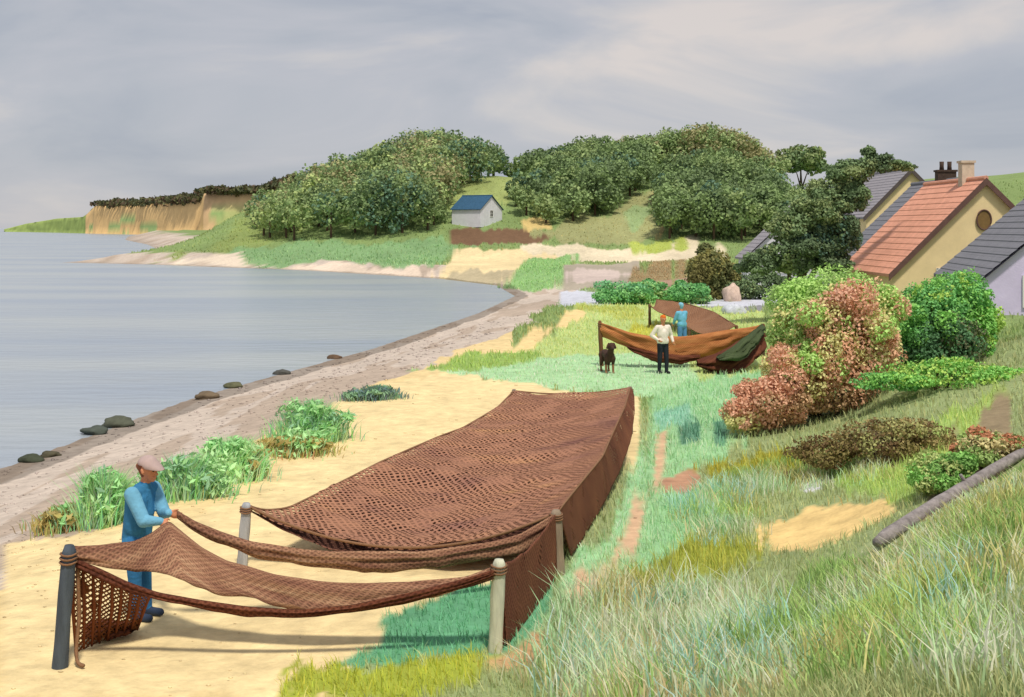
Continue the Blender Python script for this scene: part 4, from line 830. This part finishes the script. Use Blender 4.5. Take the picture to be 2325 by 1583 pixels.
def eyes(c, fwd, parent, s=1.0):
    c = Vector(c); f = Vector(fwd).normalized(); r = f.cross(Vector((0, 0, 1))).normalized()
    for e in (-1, 1):
        b = bmesh.new(); bmesh.ops.create_icosphere(b, subdivisions=2, radius=.012*s, matrix=Matrix.Translation(c+f*.086*s+r*.034*s*e+Vector((0, 0, .016*s))))
        me = bpy.data.meshes.new('eye'); b.to_mesh(me); b.free(); link('eye', me, mat('dark_eye', (.03, .025, .02), rough=.2), parent, True)

# person in blue lifting the net
F1 = Vector((-4.194, 14.000, -0.011)); F1.z = tz(F1.x, F1.y)
pe = empty('person', F1, 'person in blue smock and pale cap lifting the brown net with both hands', 'person')
blue = cloth('blue_smock', (58, 122, 166)); sunlit_blue = cloth('sunlit_blue_sleeve', (112, 170, 200)); trou = cloth('blue_trousers', (54, 116, 168)); boot = mat('dark_boot', alb((52, 66, 92)), rough=.7, var=.2)  # sleeves are a lighter blue, sunlight put into the cloth colour
W = lambda x, y, z: (F1.x+x, F1.y+y, F1.z+z)
fw = Vector((.9, -.35, -.35))
hl, hr_ = Vector((-3.720, 13.780, 1.208)), Vector((-3.790, 13.660, 1.129))
sh_r, sh_l = Vector(W(-.05, -.20, 1.44)), Vector(W(.08, .19, 1.43))
el_r, el_l = Vector(W(.11, -.30, 1.17)), Vector(W(.24, .06, 1.17))
wr, wl = hr_-Vector((.10, .0, -.03)), hl-Vector((.10, .02, -.02))
B = [(W(-.04, -.09, .10), W(-.05, -.10, .50), .062, .078, 3), (W(-.05, -.10, .50), W(-.06, -.10, .88), .08, .105, 3),
     (W(.02, .12, .10), W(.0, .11, .50), .062, .078, 3), (W(.0, .11, .50), W(-.04, .10, .88), .08, .105, 3),
     (W(-.05, -.10, .05), W(.13, -.16, .045), .052, .045, 4), (W(.01, .12, .05), W(.19, .07, .045), .052, .045, 4), (W(-.05, -.10, .05), W(-.045, -.10, .16), .055, .062, 4), (W(.01, .12, .05), W(.015, .12, .16), .055, .062, 4),
     (W(-.06, -.06, .84), W(-.06, .06, .84), .155, .155, 1), (W(-.07, -.05, .74), W(-.05, .06, .74), .15, .15, 1), (W(-.06, 0, .90), W(-.03, 0, 1.18), .165, .165, 1), (W(-.05, -.06, 1.05), W(-.03, -.09, 1.36), .135, .13, 1), (W(-.05, .06, 1.05), W(.01, .09, 1.36), .135, .13, 1),
     (W(-.02, 0, 1.2), W(.0, 0, 1.42), .16, .12, 1), (tuple(sh_r), tuple(sh_l), .085, .085, 1), (W(.0, 0, 1.44), W(.035, -.01, 1.50), .085, .075, 1),
     (tuple(sh_r), tuple(el_r), .088, .076, 2), (tuple(el_r), tuple(wr), .074, .044, 2), (tuple(sh_l), tuple(el_l), .088, .074, 2), (tuple(el_l), tuple(wl), .072, .044, 2),
     (W(.02, 0, 1.46), W(.06, -.02, 1.60), .058, .055, 0)]
hand(B, wr, (hr_-wr)+Vector((0, 0, -.03)), (0, .3, 1), 0); hand(B, wl, (hl-wl)+Vector((0, 0, -.02)), (0, -.3, 1), 0)
HC = Vector(W(.085, -.03, 1.675)); head_prims(B, HC, (.92, -.36, -.1), 5, 0, 1.05)
B.append((tuple(HC+Vector((-.105, .05, .03))), tuple(HC+Vector((-.12, .055, .045))), .045, .04, 5))
figure('body', B, .0085, [skin, blue, sunlit_blue, trou, boot, hairm], pe, 5)
eyes(HC, (.92, -.36, -.1), pe, 1.05)
capm = mat('pale_cap', alb((196, 172, 168)), rough=.9, var=.12, scale=10)
bm = bmesh.new(); bmesh.ops.create_uvsphere(bm, u_segments=20, v_segments=12, radius=.118)
for v in bm.verts:
    f_ = v.co.x
    v.co.z = v.co.z*.85 if v.co.z > 0 else v.co.z*.14
    if v.co.z < .05 and f_ > .03: v.co.x += .085*(1-v.co.z/.05)*min(1, (f_-.03)/.06); v.co.z -= .03*(1-max(0, v.co.z)/.05)
    v.co.y *= .98
bmesh.ops.transform(bm, matrix=Matrix.Translation(HC+Vector((-.005, .0, .075))) @ Matrix.Rotation(-.37, 4, 'Z') @ Matrix.Rotation(.12, 4, 'Y'), verts=bm.verts)
me = bpy.data.meshes.new('cap'); bm.to_mesh(me); bm.free(); link('cap', me, capm, pe, True)

# person in white shirt on the meadow, arms behind the back of the net
def stander(label, foot, fwd, top_m, trou_m, hair_m, height, arms, lean=0.0, voxel=.013):
    f0 = Vector(foot); f0.z = tz(f0.x, f0.y); e = empty('person', f0, label, 'person'); s = height/1.78
    f = Vector((fwd[0], fwd[1], 0)).normalized(); r = f.cross(Vector((0, 0, 1)))
    def L(a, b, c): return tuple(f0+(r*a+f*(b+lean*c*.1)+Vector((0, 0, c)))*s)
    B = []
    for q, st in ((-1, .05), (1, -.05)):
        B += [(L(q*.10, st, .09), L(q*.10, .02+st*.5, .48), .055*s, .072*s, 2), (L(q*.10, .02+st*.5, .48), L(q*.09, 0, .88), .075*s, .10*s, 2), (L(q*.10, st-.03, .045), L(q*.12, st+.15, .04), .048*s, .042*s, 3), (L(q*.10, st-.02, .05), L(q*.10, st, .12), .05*s, .05*s, 3)]
    B += [(L(-.06, 0, .92), L(.06, 0, .92), .12*s, .12*s, 2), (L(-.05, 0, 1.0), L(.05, 0, 1.0), .145*s, .145*s, 1), (L(0, 0, 1.02), L(0, 0, 1.25), .15*s, .15*s, 1), (L(-.07, 0, 1.2), L(-.09, 0, 1.36), .125*s, .11*s, 1), (L(.07, 0, 1.2), L(.09, 0, 1.36), .125*s, .11*s, 1), (L(-.17, 0, 1.42), L(.17, 0, 1.42), .075*s, .075*s, 1), (L(0, 0, 1.42), L(0, .02, 1.56), .06*s, .055*s, 0)]
    for q, (ex, ey, ez, wx_, wy_, wz) in zip((-1, 1), arms):
        sh = L(q*.19, 0, 1.42); eb = L(q*ex, ey, ez); wr_ = L(q*wx_, wy_, wz)
        B += [(sh, eb, .078*s, .066*s, 1), (eb, wr_, .064*s, .042*s, 1)]
        hand(B, wr_, Vector(wr_)-Vector(eb), f, 0, s)
    hc = Vector(L(0, .03, 1.66)); head_prims(B, hc, f, 4, 0, s)
    figure('body', B, voxel, [skin, top_m, trou_m, mat('black_shoe', (.02, .02, .022), rough=.6), hair_m], e, 4); eyes(hc, f, e, s)
    return e
orange_h = mat('orange_hair', alb((238, 120, 40)), rough=.7, var=.2, scale=30)
stander('person in white shirt and black trousers with orange hair standing on the meadow', (4.589, 37.600, -0.129), (.35, -.9), cloth('white_shirt', (244, 232, 220), 1.05), cloth('black_trousers', (40, 44, 52)), orange_h, 1.76, ((.30, -.03, 1.16, .30, .10, .98), (.34, -.08, 1.17, .22, .12, 1.04)))
stander('person in blue overalls standing beyond the rust orange net', (6.092, 44.000, 0.103), (-.5, .8), cloth('sky_blue_smock', (110, 178, 208)), cloth('steel_blue_trousers', (86, 136, 184)), cloth('blue_hood', (132, 188, 210)), 1.72, ((.24, .10, 1.18, .16, .30, 1.02), (.24, .10, 1.18, .16, .30, 1.02)), .6)

# brown dog standing by the end of the rust net, seen from behind
dbrown = mat('dog_coat', alb((78, 54, 44)), rough=.85, var=.35, scale=14, bump=.4); dtan = mat('dog_tan', alb((150, 108, 76)), rough=.85, var=.25, scale=14)
d0 = Vector((2.930, 37.800, 0.251)); d0.z = tz(d0.x, d0.y)
de = empty('dog', d0, 'dark brown dog with tan legs by the left end of the rust net', 'dog')
df = Vector((.16, -.98, 0)).normalized(); dr = df.cross(Vector((0, 0, 1)))
def Dg(a, b, c): return tuple(d0+dr*a+df*b+Vector((0, 0, c)))
B = [(Dg(0, .22, .52), Dg(0, -.05, .55), .165, .15, 0), (Dg(0, -.05, .55), Dg(0, -.32, .56), .145, .135, 0), (Dg(0, .26, .48), Dg(0, .30, .56), .14, .12, 0), (Dg(0, .32, .60), Dg(0, .44, .80), .105, .085, 0),
     (Dg(0, .46, .86), Dg(0, .50, .85), .10, .09, 0), (Dg(0, .52, .83), Dg(0, .68, .79), .062, .042, 0), (Dg(0, .69, .80), Dg(0, .70, .80), .028, .024, 2),
     (Dg(0, -.42, .60), Dg(0, -.60, .50), .04, .03, 0), (Dg(0, -.60, .50), Dg(0, -.66, .36), .03, .018, 0)]
for q in (-1, 1):
    B += [(Dg(q*.08, .44, .92), Dg(q*.125, .44, .80), .035, .04, 0),
          (Dg(q*.11, .26, .46), Dg(q*.11, .22, .30), .075, .05, 0), (Dg(q*.11, .22, .30), Dg(q*.11, .24, .06), .042, .034, 1), (Dg(q*.11, .24, .035), Dg(q*.11, .30, .03), .04, .034, 1),
          (Dg(q*.11, -.34, .52), Dg(q*.12, -.24, .34), .105, .065, 0), (Dg(q*.12, -.24, .34), Dg(q*.12, -.40, .20), .055, .038, 0), (Dg(q*.12, -.40, .20), Dg(q*.12, -.38, .05), .034, .032, 1), (Dg(q*.12, -.38, .035), Dg(q*.12, -.32, .03), .038, .034, 1)]
figure('body', B, .013, [dbrown, dtan, mat('dog_nose', (.02, .02, .02), rough=.3)], de, 4)

# ---------------------------------------------------------------- pole on the dune, boulders, shore stones
pa, pb = Vector((4.061, 13.772, 0.784)), Vector((6.881, 16.539, 1.355))
e = empty('timber_pole', pa, 'long weathered grey timber pole lying on the dune slope at the right', 'pole')
pts = []
for k in range(17):
    q = pa.lerp(pb, k/16); q.z = max(q.z, tz(q.x, q.y))+.08; pts.append(q)
zs = np.polyfit(range(17), [q.z for q in pts], 2); 
for k, q in enumerate(pts): q.z = max(float(np.polyval(zs, k)), tz(q.x, q.y)+.06)
mb = MB(); mb.tube(pts, [.055]+[.085-.0012*k for k in range(15)]+[.05], 12, .06); mb.build('shaft', mat('weathered_timber', alb((148, 140, 140), 1.1), rough=.95, var=.5, scale=10, bump=1, bscale=22), e, True)
mb = MB(); mb.tube([pts[9], pts[9]+Vector((-.10, -.05, .14))], [.03, .022], 7, .1); mb.build('branch_stub', MATS['weathered_timber'], e, True)

def stone(name, label, c, r, colr, seed, group, cat='stone'):
    bm = bmesh.new(); bmesh.ops.create_icosphere(bm, subdivisions=3, radius=1)
    for v in bm.verts:
        d = 1+.35*mnoise.noise(v.co*1.3+Vector((seed*3.1, 0, 0)))+.12*mnoise.noise(v.co*3.5+Vector((0, seed, 0))); v.co = Vector((v.co.x*r[0], v.co.y*r[1], v.co.z*r[2]))*d
    me = bpy.data.meshes.new(name); bm.to_mesh(me); bm.free()
    o = link(name, me, mat('stone_%d_%d_%d' % colr, alb(colr), rough=.9, var=.3, scale=5, bump=.7, bscale=16), None, True); o.location = (c[0], c[1], tz(c[0], c[1])+r[2]*.4)
    return tag(o, label, cat, group)
stone('boulder', 'pale pinkish boulder right of the tall olive bush', (13.301, 74.718, -0.018), (.55, .45, .75), (226, 200, 184), 1, 'pale boulders by the track')
stone('boulder', 'whitish low boulder on the grey track edge', (11.450, 63.557, 0.008), (.6, .5, .35), (214, 218, 232), 2, 'pale boulders by the track')
stone('boulder', 'cream boulder at the foot of the pine', (20.443, 90.692, -0.026), (.4, .4, .3), (240, 228, 200), 3, 'pale boulders by the track')
SR = [((-10.962, 32.465, -1.000), .55, 'left of two dark weedy rocks at the near waterline'), ((-10.711, 33.675, -0.999), .7, 'larger dark weedy rock at the near waterline'), ((-11.123, 28.569, -0.996), .45, 'dark weedy rock at the left end of the shore'), ((-10.902, 29.204, -0.990), .35, 'small dark rock near the left end of the shore'), ((-9.641, 39.066, -0.986), .6, 'brownish rock on the shore above the green clumps'), ((-9.437, 41.866, -1.000), .5, 'low olive rock along the middle of the shore'), ((-8.501, 45.652, -1.000), .5, 'low dark rock in the middle of the shoreline'), ((-7.343, 51.190, -1.018), .5, 'brown rock further along the shoreline')]
for i, (c, r, lab) in enumerate(SR):
    stone('shore_rock', lab, c, (r*.62, r*.5, r*.26), [(84, 92, 84), (92, 96, 82), (72, 78, 62), (88, 84, 66), (120, 104, 84), (104, 104, 78), (88, 88, 84), (110, 88, 70)][i], 10+i, 'rocks along the waterline')

# ---------------------------------------------------------------- grass
def blades(name, label, x, y, hgt, wid, col, lean, seed):
    ex, ey = pb.x-pa.x, pb.y-pa.y; tt = np.clip(((x-pa.x)*ex+(y-pa.y)*ey)/(ex*ex+ey*ey), 0, 1)
    dp = np.hypot(x-pa.x-tt*ex, y-pa.y-tt*ey); q = dp > .16; hgt = hgt*np.clip(.25+dp*.7, .3, 1)      # trodden along the pole
    x, y, hgt, wid, col = x[q], y[q], hgt[q], wid[q], col[q]
    r = np.random.default_rng(seed); n = len(x); z = terrain(x, y)-.02
    a = r.random(n)*2*np.pi; dx = np.cos(a)*wid; dy = np.sin(a)*wid
    lx = r.normal(size=n)*lean*hgt-.10*hgt; ly = r.normal(size=n)*lean*.7*hgt
    B0 = np.stack([x, y, z], 1)
    o1 = np.stack([dx, dy, 0*x], 1); mid = B0+np.stack([lx*.35, ly*.35, hgt*.62], 1); tip = B0+np.stack([lx, ly, hgt], 1)
    V = np.stack([B0-o1, B0+o1, mid+o1*.75, mid-o1*.75, tip], 1).reshape(-1, 3); k = np.arange(n)[:, None]*5
    Ft = np.concatenate([k+np.array([0, 1, 2]), k+np.array([0, 2, 3]), k+np.array([3, 2, 4])])
    C = np.repeat(col, 5, 0)
    o = link(name, mesh_np(name, V, Ft, C), leafm); return tag(o, label, 'grass', kind='stuff')
N = 290000
r = np.random.default_rng(5)
D = np.exp(r.uniform(math.log(4.0), math.log(235), N)); ang = r.uniform(-.42, .56, N)
x = D*np.tan(ang); y = D
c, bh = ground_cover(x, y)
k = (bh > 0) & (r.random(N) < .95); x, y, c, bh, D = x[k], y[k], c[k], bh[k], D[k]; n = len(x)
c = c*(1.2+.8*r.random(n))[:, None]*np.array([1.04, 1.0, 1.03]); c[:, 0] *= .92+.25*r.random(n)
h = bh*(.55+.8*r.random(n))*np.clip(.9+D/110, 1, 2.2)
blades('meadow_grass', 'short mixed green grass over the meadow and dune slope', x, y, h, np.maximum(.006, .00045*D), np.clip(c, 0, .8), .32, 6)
# tall dune grass in the foreground
TG = [(176, 202, 156), (158, 190, 146), (146, 188, 168), (168, 164, 110), (212, 192, 152), (150, 176, 106), (124, 152, 90)]
def tufts(poly, n, h0, h1, weights, seed, per=46, spread=.16):
    r = np.random.default_rng(seed); P = np.array(poly); X0, Y0 = [], []
    while len(X0) < n:
        xx = r.uniform(P[:, 0].min(), P[:, 0].max(), 400); yy = r.uniform(P[:, 1].min(), P[:, 1].max(), 400)
        q = sdist(xx, yy, poly) > 0; X0 += list(xx[q]); Y0 += list(yy[q])
    X0 = np.array(X0[:n]); Y0 = np.array(Y0[:n]); w = np.array(weights)/sum(weights)
    u_ = np.clip(fbm(X0*.9, Y0*.9, seed, 3)*2.2-.6+r.normal(size=n)*.16, 0, .999); ci = np.minimum(np.searchsorted(np.cumsum(w), u_), len(TG)-1); hh = r.uniform(h0, h1, n)
    x = np.repeat(X0, per)+r.normal(size=n*per)*spread; y = np.repeat(Y0, per)+r.normal(size=n*per)*spread
    col = np.array([alb(t, .8) for t in TG])[np.repeat(ci, per)]*(.95+.75*r.random(n*per))[:, None]
    return x, y, np.repeat(hh, per)*r.uniform(.45, 1.1, n*per), np.clip(col, 0, .8)
groups = [([(0.34, 13.02), (0.87, 14.52), (1.82, 15.10), (2.68, 13.99), (2.32, 10.23), (1.72, 7.33), (0.32, 11.52), (0.08, 12.10)], 120, .25, .62, (6, 4, 3, 2, 4, 1, .5), 'pale blue green marram grass in the middle foreground'),
          ([(1.72, 7.33), (2.75, 12.90), (3.52, 14.38), (4.00, 13.39), (5.28, 12.76), (2.39, 5.76)], 190, .16, .42, (1.5, 1, .4, 1.5, 1, 4, 4), 'deep green dune grass in the lower right corner'),
          ([(2.66, 19.78), (4.18, 21.85), (4.55, 20.69), (3.00, 16.92), (2.41, 17.03)], 40, .2, .45, (3, 3, 3, 1, 1, 1, 0), 'sparse turquoise grass tufts on the meadow edge'),
          ([(3.59, 22.02), (6.01, 22.86), (5.95, 18.61), (5.12, 19.47), (3.94, 20.56)], 60, .15, .32, (1, 1, 0, 4, 1, 3, 3), 'olive grass tufts below the rusty pink shrub'),
          ([(4.21, 13.78), (6.59, 15.91), (5.24, 12.64), (3.94, 13.21), (3.38, 14.41)], 100, .15, .34, (1, 1, 0, 3, 3, 3, 3), 'mixed brown green grass along the grey pole')]
for i, (poly, n, h0, h1, w, lab) in enumerate(groups):
    x, y, h, col = tufts(poly, n, h0, h1, w, 70+i)
    blades('dune_grass', lab, x, y, h, np.full(len(x), .009 if i == 0 else .0075), col, .36, 80+i)

# pebbles and weed scraps on the shingle and sand
r = np.random.default_rng(99); n = 60000
D = np.exp(r.uniform(math.log(9), math.log(70), n)); x = D*np.tan(r.uniform(-.45, .12, n)); y = D
ld = sdist(x, y, SHORE); c, bh = ground_cover(x, y, ld)
k = (ld > .2) & (bh == 0) & (r.random(n) < np.where(ld < 7, .12, .012)); x, y, c, D = x[k], y[k], c[k], D[k]; n = len(x)
sz = r.uniform(.010, .030, n)*np.clip(D/22, .7, 2.2); z = terrain(x, y)
O = np.array([(1, 0, 0), (0, 1, 0), (-1, 0, 0), (0, -1, 0), (0, 0, .6), (0, 0, -.6)], float); O[:4] += r.normal(size=(4, 3))*.05
V = (np.stack([x, y, z+sz*.2], 1)[:, None, :]+O[None]*sz[:, None, None]*np.stack([1+.6*r.random(n), np.ones(n), np.ones(n)], 1)[:, None, :]).reshape(-1, 3)
Fp = (np.arange(n)[:, None, None]*6+np.array([(0, 1, 4), (1, 2, 4), (2, 3, 4), (3, 0, 4), (1, 0, 5), (2, 1, 5), (3, 2, 5), (0, 3, 5)])[None]).reshape(-1, 3)
pc = c*r.uniform(.6, 1.2, n)[:, None]*np.array([.98, .97, 1.02]); 
tag(link('pebbles', mesh_np('pebbles', V, Fp, np.clip(np.repeat(pc, 6, 0), 0, .8)), mat('pebble', attr=True, rough=.9, var=.15, scale=20), smooth=False), 'small grey and pinkish pebbles strewn over the beach', 'pebbles', kind='stuff')
